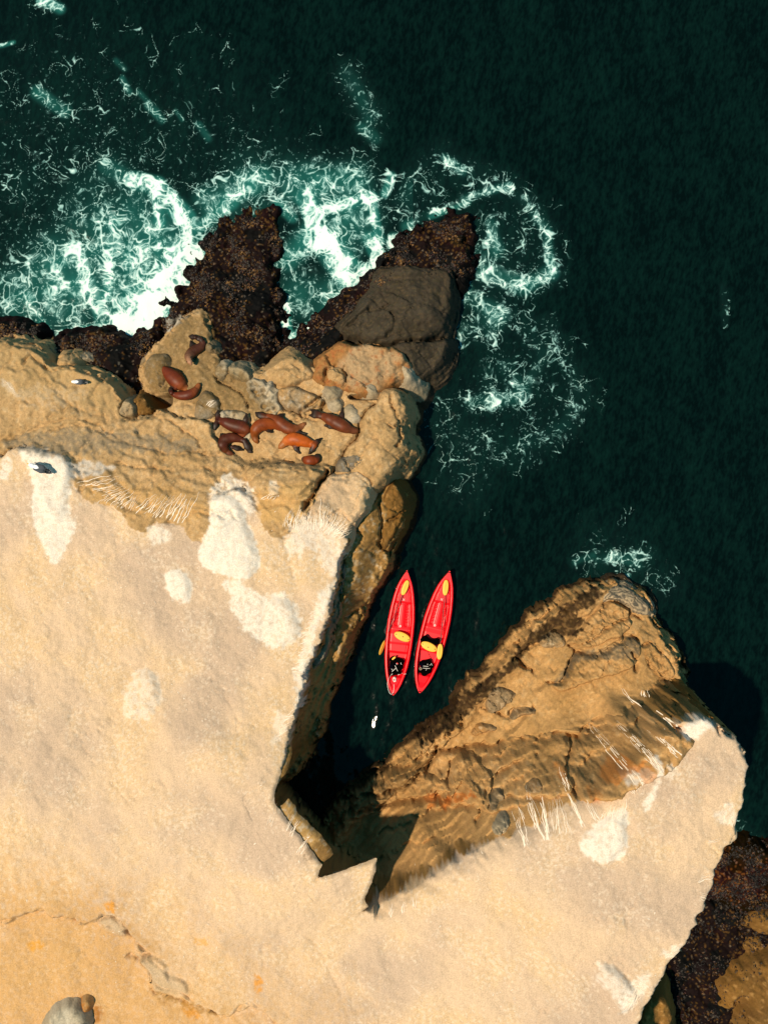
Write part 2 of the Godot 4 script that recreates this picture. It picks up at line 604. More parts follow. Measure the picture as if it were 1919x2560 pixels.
# ------------------------------------------------------------------ the headland
func terrain() -> void:
	var ls: Array[Layer] = []
	ls.append(make_layer("D", [-200,985, 0,980, 30,965, 60,961, 100,975, 140,985, 153,1000, 156,1045, 185,1075, 230,1085, 280,1100, 330,1116, 400,1134, 440,1125, 450,1085, 480,1062, 520,1058, 560,1100, 600,1120, 650,1128, 700,1120, 745,1150,
		750,1165, 743,1195, 735,1210, 728,1250, 719,1290, 711,1330, 700,1360, 690,1390, 674,1420, 664,1450, 655,1490, 645,1530, 630,1570, 625,1600, 615,1640, 600,1672, 570,1690, 535,1730, 560,1800, 610,1870, 650,1925,
		700,1950, 745,1955, 772,1970, 800,1963, 850,1945, 900,1918, 960,1885, 1030,1850, 1100,1815, 1160,1785, 1220,1750, 1280,1722, 1330,1692, 1370,1660, 1400,1622, 1440,1582, 1470,1566,
		1515,1552, 1545,1558, 1560,1575, 1590,1595, 1612,1625, 1617,1660, 1608,1710, 1603,1750, 1590,1785, 1592,1805, 1562,1835, 1552,1870, 1540,1910, 1522,1960, 1502,2005, 1480,2045, 1472,2062, 1440,2095, 1410,2140, 1392,2180, 1380,2212, 1372,2420, -200,2420],
		[100,1100,3.75, 60,970,3.6, -150,980,3.5, 500,1150,3.8, 740,1160,3.7, 690,1400,3.9, 600,1700,5.0, 630,1600,4.4, 300,1500,3.9, 100,1900,4.1, 300,2150,3.95, 700,1900,5.3, 800,2000,4.7, 1100,1850,4.8, 1400,1650,5.1, 1550,1600,5.0, 1600,1700,5.1, 1300,2000,5.2, 1500,2000,5.3, 1380,2200,5.1, 900,2200,4.7, -100,2200,3.8, -150,2420,3.8, 1372,2420,5.1],
		{"slope": 9.0, "rnd": 0.14, "edge": 0.10, "rough": 0.035, "strata": 0.07, "style": 0, "soft": false, "blur": 8}))
	# sloping bench under the plateau's upper edge
	ls.append(make_layer("D", [-200,735, 0,733, 40,740, 75,755, 95,775, 110,795, 140,792, 170,800, 200,810, 230,825, 255,850, 268,870, 258,892, 275,905, 310,898, 340,888, 380,903, 450,905, 470,960, 520,998, 600,1000, 700,1000, 722,1010, 695,1055, 683,1080, 655,1160, 400,1300, -200,1300],
		[0,745,1.9, -180,745,1.9, 60,770,2.0, 0,800,2.4, 100,830,2.3, 200,850,2.2, 250,870,2.0, 150,880,2.5, 0,900,2.7, 280,910,2.2, 400,920,2.2, 470,970,2.3, 250,960,2.85, 100,950,3.1, 0,960,3.2, 350,1000,2.85, 450,1010,2.8, 540,1010,2.8, 640,1010,2.75, 710,1020,2.65, 250,1050,3.5, 400,1080,3.7, 550,1070,3.6, 650,1080,3.6, 300,1110,3.85, 200,1085,3.75, 440,1125,3.9, 600,1120,3.85, 690,1110,3.7, -180,960,3.2],
		{"slope": 3.0, "rnd": 0.25, "edge": 0.12, "rough": 0.02, "strata": 0.06, "style": 1, "blur": 3}))
	# the sea lions' ledge
	ls.append(make_layer("D", [300,800, 318,765, 350,735, 390,690, 428,667, 446,680, 455,725, 466,770, 470,795, 560,800, 640,790, 700,800, 760,840, 800,850, 840,850, 870,900, 860,960, 780,1010, 700,1030, 500,1020, 420,920, 370,895, 345,850, 318,850],
		[430,680,1.15, 400,740,1.4, 340,800,1.45, 430,800,1.6, 500,850,1.75, 400,880,1.85, 480,940,2.0, 560,900,1.9, 650,920,2.0, 750,900,2.1, 600,980,2.15, 700,990,2.25, 640,830,1.65, 750,850,1.8, 850,880,2.1],
		{"slope": 3.0, "rnd": 0.2, "edge": 0.10, "rough": 0.04, "strata": 0.06, "style": 1, "blur": 2}))
	# the lower promontory and the inlet's right face
	ls.append(make_layer("D", [1335,1264, 1375,1278, 1402,1310, 1412,1345, 1425,1370, 1445,1400, 1462,1450, 1475,1490, 1478,1530, 1490,1560, 1540,1640, 1500,1800, 1300,1900, 1000,2050, 800,2050, 690,1890, 705,1840, 728,1790, 755,1745, 790,1715, 850,1690, 880,1660, 920,1630, 965,1595, 1000,1575, 1020,1540, 1030,1500, 1060,1480, 1095,1440, 1115,1405, 1145,1370, 1165,1345, 1200,1325, 1240,1300, 1290,1275],
		[1340,1275,0.7, 1330,1310,1.0, 1400,1340,0.9, 1300,1350,1.2, 1380,1400,1.5, 1440,1450,1.4, 1200,1370,0.55, 1150,1420,0.75, 1200,1430,1.2, 1300,1440,1.7, 1300,1500,1.9, 1400,1500,2.0, 1460,1540,2.1, 1100,1490,1.0, 1200,1540,1.8, 1050,1540,0.9, 1080,1580,1.4, 1300,1570,2.2, 1400,1575,3.5, 1350,1600,3.3, 1425,1562,3.2, 1000,1620,0.9, 1100,1620,1.9, 950,1660,0.8, 1000,1680,1.7, 1080,1680,2.4, 1200,1620,2.5, 1300,1640,3.3, 1200,1680,3.4, 1300,1700,4.3, 1100,1740,3.3, 1000,1760,2.7, 1200,1740,4.4, 900,1700,0.8, 850,1740,0.8, 900,1760,1.7, 950,1800,2.7, 1000,1820,3.5, 800,1760,0.4, 780,1820,0.6, 705,1850,0.5, 740,1890,0.9, 760,1930,2.0, 830,1850,1.7, 880,1870,3.0, 820,1920,2.9, 790,1970,4.4, 850,1950,4.45, 900,1920,4.5, 960,1888,4.55, 1030,1853,4.62, 1100,1818,4.7, 1160,1788,4.78, 1220,1753,4.84, 1280,1725,4.9, 1330,1695,4.95, 1370,1663,4.97, 1400,1625,4.98, 1440,1592,4.8],
		{"slope": 2.6, "rnd": 0.2, "edge": 0.14, "rough": 0.05, "strata": 0.12, "style": 1, "blur": 2}))
	# broken foot of the left cliff
	ls.append(make_layer("D", [735,1270, 790,1310, 775,1345, 762,1375, 748,1410, 735,1450, 715,1490, 702,1530, 690,1570, 668,1615, 640,1660, 612,1695, 585,1690, 590,1600, 630,1480, 670,1380],
		[780,1315,1.1, 760,1375,1.0, 735,1450,1.0, 702,1530,1.0, 668,1615,1.0, 615,1695,1.0, 720,1290,2.6, 690,1400,2.7, 655,1500,2.8, 625,1600,2.8, 600,1680,2.6, 730,1370,1.6, 700,1450,1.7, 670,1540,1.6, 640,1630,1.6],
		{"slope": 4.0, "rnd": 0.12, "edge": 0.14, "rough": 0.06, "strata": 0.12, "style": 1, "blur": 1}))
	L_up = ls[0]
	G.resize(GNX * GNZ); G.fill(-1.4)
	var win := PackedByteArray(); win.resize(GNX * GNZ)
	var dd := PackedFloat32Array(); dd.resize(GNX * GNZ)
	for li in ls.size():
		var L := ls[li]
		for j in range(maxi(0, int((L.lo.y - GZ0) / CELL)), mini(GNZ - 1, int((L.hi.y - GZ0) / CELL) + 1)):
			var z := GZ0 + j * CELL
			for i in range(maxi(0, int((L.lo.x - GX0) / CELL)), mini(GNX - 1, int((L.hi.x - GX0) / CELL) + 1)):
				var x := GX0 + i * CELL
				var h := lay_h(L, x, z, 0.0)
				var k := j * GNX + i
				if h > G[k]:
					G[k] = h
					win[k] = li
					dd[k] = L.d.s(x, z)
	stage("layers")
	for b in bumps:
		var d: Fld = b[0]
		for j in range(maxi(0, int((b[4].y - GZ0) / CELL)), mini(GNZ - 1, int((b[5].y - GZ0) / CELL) + 1)):
			var z := GZ0 + j * CELL
			for i in range(maxi(0, int((b[4].x - GX0) / CELL)), mini(GNX - 1, int((b[5].x - GX0) / CELL) + 1)):
				var x := GX0 + i * CELL
				var q: float = d.s(x, z) + N_edge.get_noise_2d(x * 2.2, z * 2.2) * b[3]
				if q > 0.0:
					var t: float = minf(q / b[2], 1.0)
					G[j * GNX + i] += b[1] * sin(t * PI * 0.5)
	# strata steps on the slopes, weathering on everything
	var keep := PackedByteArray(); keep.resize(GNX * GNZ)
	var cs := PackedColorArray(); cs.resize(GNX * GNZ)
	var styles := [0, 9, 9, 9, 1]
	var G0 := G.duplicate()
	for j in GNZ:
		var z := GZ0 + j * CELL
		for i in GNX:
			var k := j * GNX + i
			var h := G[k]
			if h < -0.9:
				continue
			var x := GX0 + i * CELL
			var n := N_mid.get_noise_2d(x * 0.7 + 5.0, z * 0.7)
			var sl := 0.0
			if i > 2 and j > 2 and i < GNX - 3 and j < GNZ - 3:
				sl = (absf(G0[k + 2] - G0[k - 2]) + absf(G0[k + 2 * GNX] - G0[k - 2 * GNX])) / (4.0 * CELL)
			if sl > 0.3 or win[k] == 1:
				var tm := smoothstep(0.08, 0.35, sl) * 0.7 if win[k] == 1 else (smoothstep(0.85, 1.35, sl) if win[k] == 3 else smoothstep(0.3, 0.9, sl))
				tm *= clampf(0.55 + 1.3 * N_col.get_noise_2d(x * 0.8 + 33.0, z * 0.8), 0.15, 1.0) if win[k] == 3 else 1.0
				if win[k] == 0 and dd[k] > -0.05:
					tm = 0.0
				var st := 0.17 if sl < 1.1 else 0.34
				var q := (h + n * 0.09 + 0.13 * N_st.get_noise_2d(h * 2.3, 7.0) + 0.10 * N_fleck.get_noise_2d(x * 0.35, z * 0.35) + N_lo.get_noise_2d(x, z) * 0.3) / st
				var fr := q - floorf(q)
				h += st * (smoothstep(0.36, 0.64, fr) - fr) * 0.85 * tm
				var q2 := (h + n * 0.1) / 0.11
				fr = q2 - floorf(q2)
				h += 0.11 * (smoothstep(0.3, 0.7, fr) - fr) * 0.5 * tm * (1.0 - smoothstep(0.6, 1.0, sl))
			var cr := N_crack.get_noise_2d(x, z)
			h += N_hi.get_noise_2d(x, z) * (0.018 if win[k] == 0 and dd[k] > 0.0 else 0.030)
			if win[k] != 0:
				h += (N_plate.get_noise_2d(x, z) * 0.045 + N_chip.get_noise_2d(x, z) * 0.016) * (0.5 if win[k] == 3 else 1.0)
				h += (0.5 - absf(N_mid.get_noise_2d(x * 3.4 + 8.0, z * 3.4))) * 0.018
			if win[k] == 0 and cr < -0.965:
				h -= 0.03 * smoothstep(-0.965, -0.99, cr) * smoothstep(0.0, 0.3, N_col.get_noise_2d(x * 0.5 + 90.0, z * 0.5))
			if win[k] != 0 and cr < -0.93:
				h -= 0.06 * smoothstep(-0.93, -0.99, cr)
			h -= GV.s(x, z)
			G[k] = h
			if h > -0.5:
				keep[k] = 1
			var style: int = styles[win[k]]
			if win[k] == 0 and dd[k] < -0.03:
				style = 1
			var sc := stone(style, x, z, h, dd[k], 1.0 - 0.9 * smoothstep(0.8, 2.0, sl))
			if win[k] == 3:
				sc *= Color(1.04, 0.93, 0.77)
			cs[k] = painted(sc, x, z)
	stage("stone colours")
	var m := grid_mesh(GNX, GNZ, GX0, GZ0, CELL, G, keep, cs)
	var o := part(m, "sandstone_headland", M_rock, self)
	tag(o, "", "", "", "structure")
	GT = Fld.new(Vector2(GX0, GZ0), Vector2(GX0, GZ0), CELL, 0.0)
	GT.nx = GNX; GT.nz = GNZ; GT.a = G.duplicate()

var L_up: Layer

# the plateau's undercut rim: a thick plate that juts out over the inlet's head
func overhang(called: String, f: String, p: Array, h: float, thick: float, drop := 0.012, tint := Color.WHITE, style := 0) -> MeshInstance3D:
	var poly := PackedVector2Array()
	for k in range(0, p.size(), 2):
		poly.append(W(f, p[k], p[k + 1], LH(f, p[k], h)))
	var lo := poly[0]
	var hi := poly[0]
	for q in poly:
		lo = lo.min(q); hi = hi.max(q)
	var d := sdf(poly, 0.03, 0.8)
	lo -= Vector2(0.2, 0.2); hi += Vector2(0.2, 0.2)
	var c := 0.035
	var nx := int((hi.x - lo.x) / c) + 2
	var nz := int((hi.y - lo.y) / c) + 2
	var v := PackedVector3Array()
	var cs := PackedColorArray()
	var idx := PackedInt32Array()
	var ids := PackedInt32Array(); ids.resize(nx * nz); ids.fill(-1)
	var dist := PackedFloat32Array(); dist.resize(nx * nz)
	for j in nz:
		for i in nx:
			var x := lo.x + i * c
			var z := lo.y + j * c
			dist[j * nx + i] = d.s(x, z) + N_edge.get_noise_2d(x * 3.0, z * 3.0) * 0.035
	for j in range(1, nz - 2):
		for i in range(1, nx - 2):
			var k := j * nx + i
			if maxf(maxf(dist[k], dist[k + 1]), maxf(dist[k + nx], dist[k + nx + 1])) <= 0.0:
				continue
			var q: Array[int] = [k, k + 1, k + nx, k + nx + 1]
			for m in q:
				if ids[m] >= 0:
					continue
				var x := lo.x + (m % nx) * c
				var z := lo.y + (m / nx) * c
				var e := dist[m]
				if e < 0.0:   # pull onto the outline
					var g := Vector2(dist[m + 1] - dist[m - 1], dist[m + nx] - dist[m - nx]) / (2.0 * c)
					var sh := g * (-e / maxf(g.length_squared(), 0.2))
					sh = sh.limit_length(c * 1.5)
					x += sh.x; z += sh.y
					e = 0.0
				var n := N_mid.get_noise_2d(x, z)
				var top := L_up.top.s(x, z) + n * L_up.rough * 2.2 + N_hi.get_noise_2d(x, z) * 0.018 - drop
				var t := clampf(1.0 - e / 0.13, 0.0, 1.0)
				ids[m] = v.size()
				v.append(Vector3(x, top - 0.10 * t * t, z))
				var col := stone(style, x, z, top, e) * tint
				cs.append(painted(col, x, z))
				v.append(Vector3(x, top - 0.10 - (thick + n * 0.25) * sqrt(minf(e / 0.5, 1.0)) - 0.05 * absf(N_hi.get_noise_2d(x * 0.6, z)) * minf(e * 8.0, 1.0), z))
				cs.append(stone(1, x, z, top, e))
			var a := ids[k]
			var b := ids[k + 1]
			var cc := ids[k + nx]
			var dd := ids[k + nx + 1]
			idx.append_array(PackedInt32Array([a, b, cc, b, dd, cc, a + 1, cc + 1, b + 1, b + 1, cc + 1, dd + 1]))
			for m in q:
				GT_raise(v[ids[m]])
	var nn := PackedVector3Array(); nn.resize(v.size())
	for t in range(0, idx.size(), 3):
		var m := (v[idx[t + 2]] - v[idx[t]]).cross(v[idx[t + 1]] - v[idx[t]])
		nn[idx[t]] += m; nn[idx[t + 1]] += m; nn[idx[t + 2]] += m
	for q in nn.size():
		nn[q] = nn[q].normalized()
	var arr := []
	arr.resize(Mesh.ARRAY_MAX)
	arr[Mesh.ARRAY_VERTEX] = v
	arr[Mesh.ARRAY_NORMAL] = nn
	arr[Mesh.ARRAY_COLOR] = cs
	arr[Mesh.ARRAY_INDEX] = idx
	var mesh := ArrayMesh.new()
	mesh.add_surface_from_arrays(Mesh.PRIMITIVE_TRIANGLES, arr)
	return part(mesh, called, M_rock, self)

func GT_raise(p: Vector3) -> void:
	var i := int((p.x - GX0) / CELL + 0.5)
	var j := int((p.z - GZ0) / CELL + 0.5)
	if i >= 0 and j >= 0 and i < GNX and j < GNZ:
		GT.a[j * GNX + i] = maxf(GT.a[j * GNX + i], p.y)

func paint_list() -> void:
	var white := GUANO
	# thick droppings on the plateau
	paint("B4", [80,240, 150,230, 200,240, 260,285, 320,290, 360,320, 370,380, 365,450, 350,520, 370,600, 390,640, 370,730, 330,820, 290,860, 240,780, 200,700, 170,620, 165,520, 180,470, 160,400, 140,330, 100,290], 3.7, white, 0.95, 0.05, 0.16, 0.4)
	paint("B4", [1080,560, 1090,500, 1150,480, 1220,500, 1270,560, 1280,640, 1320,720, 1345,800, 1340,880, 1290,930, 1200,920, 1100,890, 1040,860, 1020,800, 1040,720, 1090,660], 3.9, white, 0.97, 0.03, 0.09, 0.3)
	paint("B4", [1150,930, 1230,920, 1290,970, 1350,1020, 1430,990, 1500,1020, 1550,1100, 1565,1180, 1530,1250, 1430,1290, 1350,1260, 1270,1200, 1200,1090, 1180,1000], 3.9, white, 0.85, 0.05, 0.18, 0.55)
	paint("B4", [860,890, 920,870, 960,900, 990,960, 990,1040, 940,1055, 880,1020, 850,960], 3.9, white, 0.93, 0.04, 0.12, 0.4)
	paint("B4", [770,650, 830,650, 880,680, 870,730, 820,750, 770,720], 3.8, white, 0.7, 0.05, 0.15, 0.6)
	paint("D", [290,1445, 320,1440, 345,1465, 352,1510, 330,1550, 290,1560, 265,1540, 270,1490], 3.9, white, 0.5, 0.06, 0.2, 0.8)
	paint("B3", [560,790, 620,740, 700,680, 760,640, 810,620, 825,700, 820,800, 800,890, 740,960, 650,960, 580,920, 540,870], 5.0, white, 0.92, 0.04, 0.13, 0.45)
	paint("B3", [1140,180, 1200,130, 1260,110, 1310,130, 1350,150, 1280,180, 1230,240, 1160,230], 5.0, white, 0.95, 0.03, 0.12, 0.3)
	paint("B3", [960,310, 1000,340, 1010,450, 980,560, 930,650, 900,620, 960,520, 970,400], 4.9, white, 0.85, 0.04, 0.12, 0.5)
	paint("B3", [650,1570, 700,1550, 780,1600, 850,1680, 900,1750, 850,1850, 790,1850, 740,1740, 660,1680], 5.2, white, 0.6, 0.06, 0.2, 0.7)
	paint("B3", [780,1780, 850,1700, 900,1620, 970,1640, 920,1760, 850,1860, 790,1870], 5.2, white, 0.75, 0.05, 0.2, 0.6)
	paint("B3", [1340,700, 1400,600, 1470,640, 1460,740, 1380,740], 5.1, white, 0.6, 0.05, 0.2, 0.75)
	paint("B3", [1020,1500, 1110,1430, 1170,1470, 1080,1540], 5.2, white, 0.7, 0.04, 0.15, 0.6)
	paint("B3", [760,380, 860,340, 920,370, 900,450, 830,430, 760,450], 4.2, white, 0.7, 0.03, 0.12, 0.5)
	paint("B3", [1030,360, 1120,350, 1100,460, 1040,460], 4.9, white, 0.5, 0.04, 0.2, 0.8)
	paint("A6", [400,820, 480,790, 460,880, 420,1000, 370,1100, 340,1250, 310,1400, 250,1360, 280,1200, 320,1050, 370,920], 3.9, white, 0.8, 0.04, 0.22, 0.6)
	paint("A6", [160,440, 300,360, 420,430, 520,560, 530,640, 470,760, 420,700, 330,560, 200,640, 160,560], 3.8, white, 0.62, 0.05, 0.35, 0.75)
	paint("A6", [220,1360, 310,1310, 310,1450, 270,1600, 230,1640, 240,1480], 3.9, white, 0.75, 0.04, 0.2, 0.6)
	paint("A6", [110,1600, 200,1660, 170,1750, 120,1860, 80,1800], 4.0, white, 0.5, 0.05, 0.2, 0.8)
	paint("A6", [60,150, 110,140, 140,190, 120,230, 70,210], 3.4, white, 0.9, 0.03, 0.1, 0.4)
	paint("B4", [1090,440, 1180,380, 1260,420, 1320,470, 1330,600, 1270,560, 1180,480, 1080,560], 3.5, white, 0.8, 0.04, 0.2, 0.6)
	paint("B4", [380,330, 460,310, 560,330, 600,350, 520,390, 400,410, 370,370], 3.2, Color(0.55, 0.50, 0.44), 0.75, 0.04, 0.15, 0.5)
	paint("B4", [0,330, 40,290, 60,330, 50,400, 0,420], 3.6, white, 0.8, 0.04, 0.15, 0.5)
	paint("A3", [0,440, 60,480, 110,560, 140,590, 100,570, 40,520, 0,500], 2.5, white, 0.7, 0.03, 0.12, 0.6)
	paint("A3", [200,520, 420,540, 620,560, 500,640, 250,620, 120,560], 2.5, white, 0.22, 0.1, 0.5, 1.0)
	paint("B5", [-60,640, 30,670, 55,700, 40,730, -60,760], 3.9, Color(0.62, 0.57, 0.5), 0.85, 0.03, 0.1, 0.4)
	paint("A4", [360,560, 420,540, 430,580, 390,590], 2.2, white, 0.8, 0.02, 0.08, 0.5)
	paint("A1", [930,1040, 1010,1010, 1120,1030, 1060,1110, 960,1130], 1.2, Color(0.45, 0.43, 0.38), 0.7, 0.03, 0.15, 0.7)
	# ochre and rust
	paint("D", [-100,1930, 200,1925, 330,2050, 330,2110, 640,2230, 600,2400, -100,2400], 3.9, Color(0.50, 0.255, 0.07), 0.72, 0.9, 1.1, 0.45)
	paint("D", [-100,1830, 300,1880, 500,2010, 800,2150, 900,2400, -100,2400], 4.0, Color(0.55, 0.33, 0.14), 0.45, 1.2, 1.4, 0.5)
	paint("B5", [290,1010, 380,990, 470,1060, 450,1120, 390,1130, 390,1060, 340,1020, 250,1050], 3.9, Color(0.33, 0.12, 0.02), 0.8, 0.08, 0.12, 0.4)
	paint("B5", [500,520, 540,515, 545,570, 510,595], 3.9, Color(0.60, 0.25, 0.03), 0.8, 0.04, 0.12, 0.6)
	paint("B5", [120,740, 190,730, 190,770, 130,780], 3.9, Color(0.62, 0.28, 0.03), 0.7, 0.05, 0.12, 0.6)
	paint("B5", [1165,885, 1215,885, 1215,955, 1180,960], 4.4, Color(0.60, 0.25, 0.03), 0.8, 0.04, 0.12, 0.6)
	paint("B5", [830,995, 880,1010, 920,1090, 860,1100], 4.1, Color(0.60, 0.25, 0.03), 0.7, 0.05, 0.15, 0.6)
	paint("B5", [890,720, 960,680, 960,730, 900,745], 4.3, Color(0.60, 0.30, 0.06), 0.6, 0.04, 0.12, 0.6)
	paint("B3", [650,450, 700,390, 760,340, 830,310, 890,300, 860,340, 780,380, 730,430, 690,450], 4.0, RUST, 0.85, 0.03, 0.12, 0.5)
	paint("B3", [560,490, 650,520, 620,580, 570,560], 4.3, RUST, 0.6, 0.05, 0.15, 0.6)
	paint("B3", [1090,145, 1140,140, 1130,168, 1095,165], 4.7, RUST, 0.9, 0.02, 0.05, 0.3)
	paint("B3", [400,400, 460,400, 470,470, 420,470], 3.6, RUST, 0.7, 0.03, 0.1, 0.5)
	paint("B3", [860,330, 960,380, 930,440, 890,470, 870,410], 4.6, RUST, 0.65, 0.04, 0.15, 0.5)
	paint("B2", [980,600, 1040,580, 1060,640, 990,700], 2.4, Color(0.42, 0.12, 0.02), 0.7, 0.03, 0.12, 0.7)
	paint("B2", [1070,640, 1130,620, 1260,540, 1280,570, 1150,660, 1090,700], 2.9, Color(0.42, 0.12, 0.02), 0.75, 0.03, 0.12, 0.7)
	paint("B4", [620,430, 1080,470, 1080,620, 900,610, 640,560, 430,480, 500,440], 3.4, OCHRE, 0.6, 0.08, 0.3, 0.4)
	paint("B4", [1330,450, 1600,420, 1650,480, 1560,620, 1340,640], 3.5, Color(0.56, 0.33, 0.12), 0.6, 0.08, 0.2, 0.4)
	paint("D", [300,800, 320,765, 390,690, 428,667, 446,680, 458,740, 470,790, 540,820, 600,880, 560,900, 470,890, 400,870, 330,850], 1.6, Color(0.165, 0.105, 0.042), 0.75, 0.10, 0.25, 0.35)
	paint("D", [-100,735, 60,750, 200,810, 260,850, 250,890, 150,870, 0,850, -100,840], 2.3, Color(0.40, 0.27, 0.125), 0.5, 0.15, 0.3, 0.4)
	# black weed along the inlet's right shore
	paint("B1", [420,690, 490,590, 590,490, 700,410, 800,330, 900,270, 965,285, 930,350, 850,400, 790,440, 860,480, 830,530, 740,570, 690,550, 630,565, 550,610, 500,660, 450,725, 380,810, 300,880, 210,960, 160,1020, 70,1110, -90,1210, -200,1180, 0,1000, 300,800], 0.7, Color(0.022, 0.013, 0.007), 0.93, 0.03, 0.22, 0.25)
	paint("B2", [300,660, 500,540, 690,470, 850,400, 950,330, 1010,330, 960,420, 880,500, 760,560, 640,620, 560,690, 500,760, 440,760], 0.8, Color(0.10, 0.056, 0.020), 0.5, 0.05, 0.3, 0.3)  # mostly the left cliff's shade painted on the inlet wall, over darker rock
	paint("B5", [690,960, 800,985, 900,1005, 1000,1030, 1000,1060, 880,1040, 760,1010, 690,990], 4.0, Color(0.26, 0.15, 0.05), 0.6, 0.06, 0.15, 0.6)
	paint("B5", [440,640, 500,600, 560,625, 600,690, 560,700, 500,670], 4.0, Color(0.44, 0.36, 0.26), 0.6, 0.08, 0.2, 0.5)
	paint("B5", [600,800, 690,790, 780,850, 880,940, 800,960, 710,940, 690,870], 4.0, Color(0.42, 0.33, 0.22), 0.55, 0.08, 0.2, 0.6)
	paint("B5", [560,590, 640,660, 760,760, 820,800, 760,800, 640,730, 560,640], 4.0, Color(0.36, 0.21, 0.085), 0.4, 0.2, 0.3, 0.6)
	# weathered grey
	paint("A4", [-760,800, -600,740, -300,720, 0,740, 200,760, 320,780, 330,830, 200,845, 0,830, -300,840, -600,860], 2.8, GREY, 0.7, 0.08, 0.3, 0.5)
	paint("B1", [1080,640, 1150,580, 1215,620, 1180,700, 960,720, 900,720, 830,740, 790,800, 740,860, 670,880, 760,780, 840,690], 2.0, Color(0.13, 0.105, 0.07), 0.75, 0.03, 0.1, 0.5)

func bump_list() -> void:
	bump("B4", [1080,560, 1090,500, 1150,480, 1220,500, 1270,560, 1280,640, 1320,720, 1345,800, 1340,880, 1290,930, 1200,920, 1100,890, 1040,860, 1020,800, 1040,720, 1090,660], 3.9, 0.15, 0.35, 0.04)
	bump("B4", [860,890, 920,870, 960,900, 990,960, 990,1040, 940,1055, 880,1020, 850,960], 3.9, 0.08, 0.2, 0.05)
	bump("B4", [100,250, 200,240, 320,290, 370,330, 368,450, 340,640, 250,640, 200,500, 160,400], 3.7, 0.10, 0.25, 0.06)
	bump("B3", [560,790, 620,740, 700,680, 760,640, 810,620, 825,700, 820,800, 800,890, 740,960, 650,960, 580,920, 540,870], 5.0, 0.13, 0.3, 0.05)
	bump("B3", [650,1570, 700,1550, 780,1600, 850,1680, 900,1750, 850,1850, 760,1900, 700,1760, 640,1680], 5.2, 0.15, 0.22, 0.05)
	bump("D", [290,1445, 320,1440, 345,1465, 352,1510, 330,1550, 290,1560, 265,1540, 270,1490], 3.9, 0.10, 0.3, 0.06)
	bump("B4", [1380,1020, 1500,1020, 1550,1100, 1565,1180, 1530,1250, 1430,1290, 1350,1220], 3.9, 0.10, 0.3, 0.05)
	# black pit, gaps and cracks in the ledge
	bump("A3", [1005,565, 1100,575, 1185,560, 1192,640, 1100,665, 1060,690, 1015,630], 1.8, -1.3, 0.08, 0.03)
	bump("A4", [1130,535, 1200,515, 1280,532, 1315,500, 1400,450, 1510,440, 1510,480, 1420,497, 1330,548, 1250,548, 1160,545], 2.0, -1.0, 0.06, 0.02)
	bump("A4", [1298,560, 1315,572, 1252,652, 1228,692, 1226,762, 1162,826, 1142,882, 1106,936, 1062,988, 1030,992, 1080,930, 1120,868, 1145,812, 1205,748, 1205,680, 1240,630], 2.4, -0.9, 0.05, 0.02)
	bump("A4", [760,590, 800,592, 860,600, 905,640, 880,640, 840,612, 770,604], 2.0, -0.35, 0.04, 0.02)
	# the broken scarp at the lower left
	bump("B5", [-300,640, 0,650, 60,620, 130,600, 190,580, 240,610, 340,620, 370,650, 440,645, 460,610, 510,597, 560,622, 600,680, 622,750, 690,785, 640,815, 690,860, 690,960, 800,985, 900,1010, 1000,1035, 1090,1035, 1150,982, 1200,1000, 1260,1050, 1420,1110, 1420,1500, -300,1500], 4.0, -0.22, 0.07, 0.12)
	bump("B5", [620,800, 690,790, 760,810, 780,880, 860,900, 880,960, 790,970, 700,950, 690,870], 4.1, 0.10, 0.08, 0.06)
	bump("B5", [430,650, 470,620, 520,605, 590,660, 580,720, 500,700], 4.0, 0.12, 0.12, 0.06)
	bump("A4", [560,960, 590,900, 640,880, 800,890, 950,905, 1030,935, 1040,970, 980,1020, 960,1060, 900,1105, 700,1105, 620,1040], 2.9, 0.35, 0.25, 0.05)

# open joints and undercut bedding: depth of the groove at each place
var GV: Fld

func groove(f: String, h: float, depth: float, w: float, p: Array) -> void:
	for k in range(0, p.size() - 2, 2):
		var a := W(f, p[k], p[k + 1], LH(f, p[k], h))
		var b := W(f, p[k + 2], p[k + 3], LH(f, p[k + 2], h))
		var e := b - a
		var l2 := maxf(e.length_squared(), 1e-6)
		var R := w * 2.0 + 0.12
		for j in range(maxi(0, int((minf(a.y, b.y) - R - GV.z0) / GV.c)), mini(GV.nz - 1, int((maxf(a.y, b.y) + R - GV.z0) / GV.c) + 1)):
			for i in range(maxi(0, int((minf(a.x, b.x) - R - GV.x0) / GV.c)), mini(GV.nx - 1, int((maxf(a.x, b.x) + R - GV.x0) / GV.c) + 1)):
				var q := Vector2(GV.x0 + i * GV.c, GV.z0 + j * GV.c)
				var n := N_edge.get_noise_2d(q.x * 2.5 + 3.0, q.y * 2.5)
				q += Vector2(n, N_edge.get_noise_2d(q.x * 2.5 + 60.0, q.y * 2.5)) * 0.10
				var t := clampf((q - a).dot(e) / l2, 0.0, 1.0)
				var d := q.distance_to(a + e * t)
				var ww := w * (0.9 + 1.1 * n)
				if d < ww:
					var at := j * GV.nx + i
					GV.a[at] = maxf(GV.a[at], depth * smoothstep(ww, ww * 0.35, d))

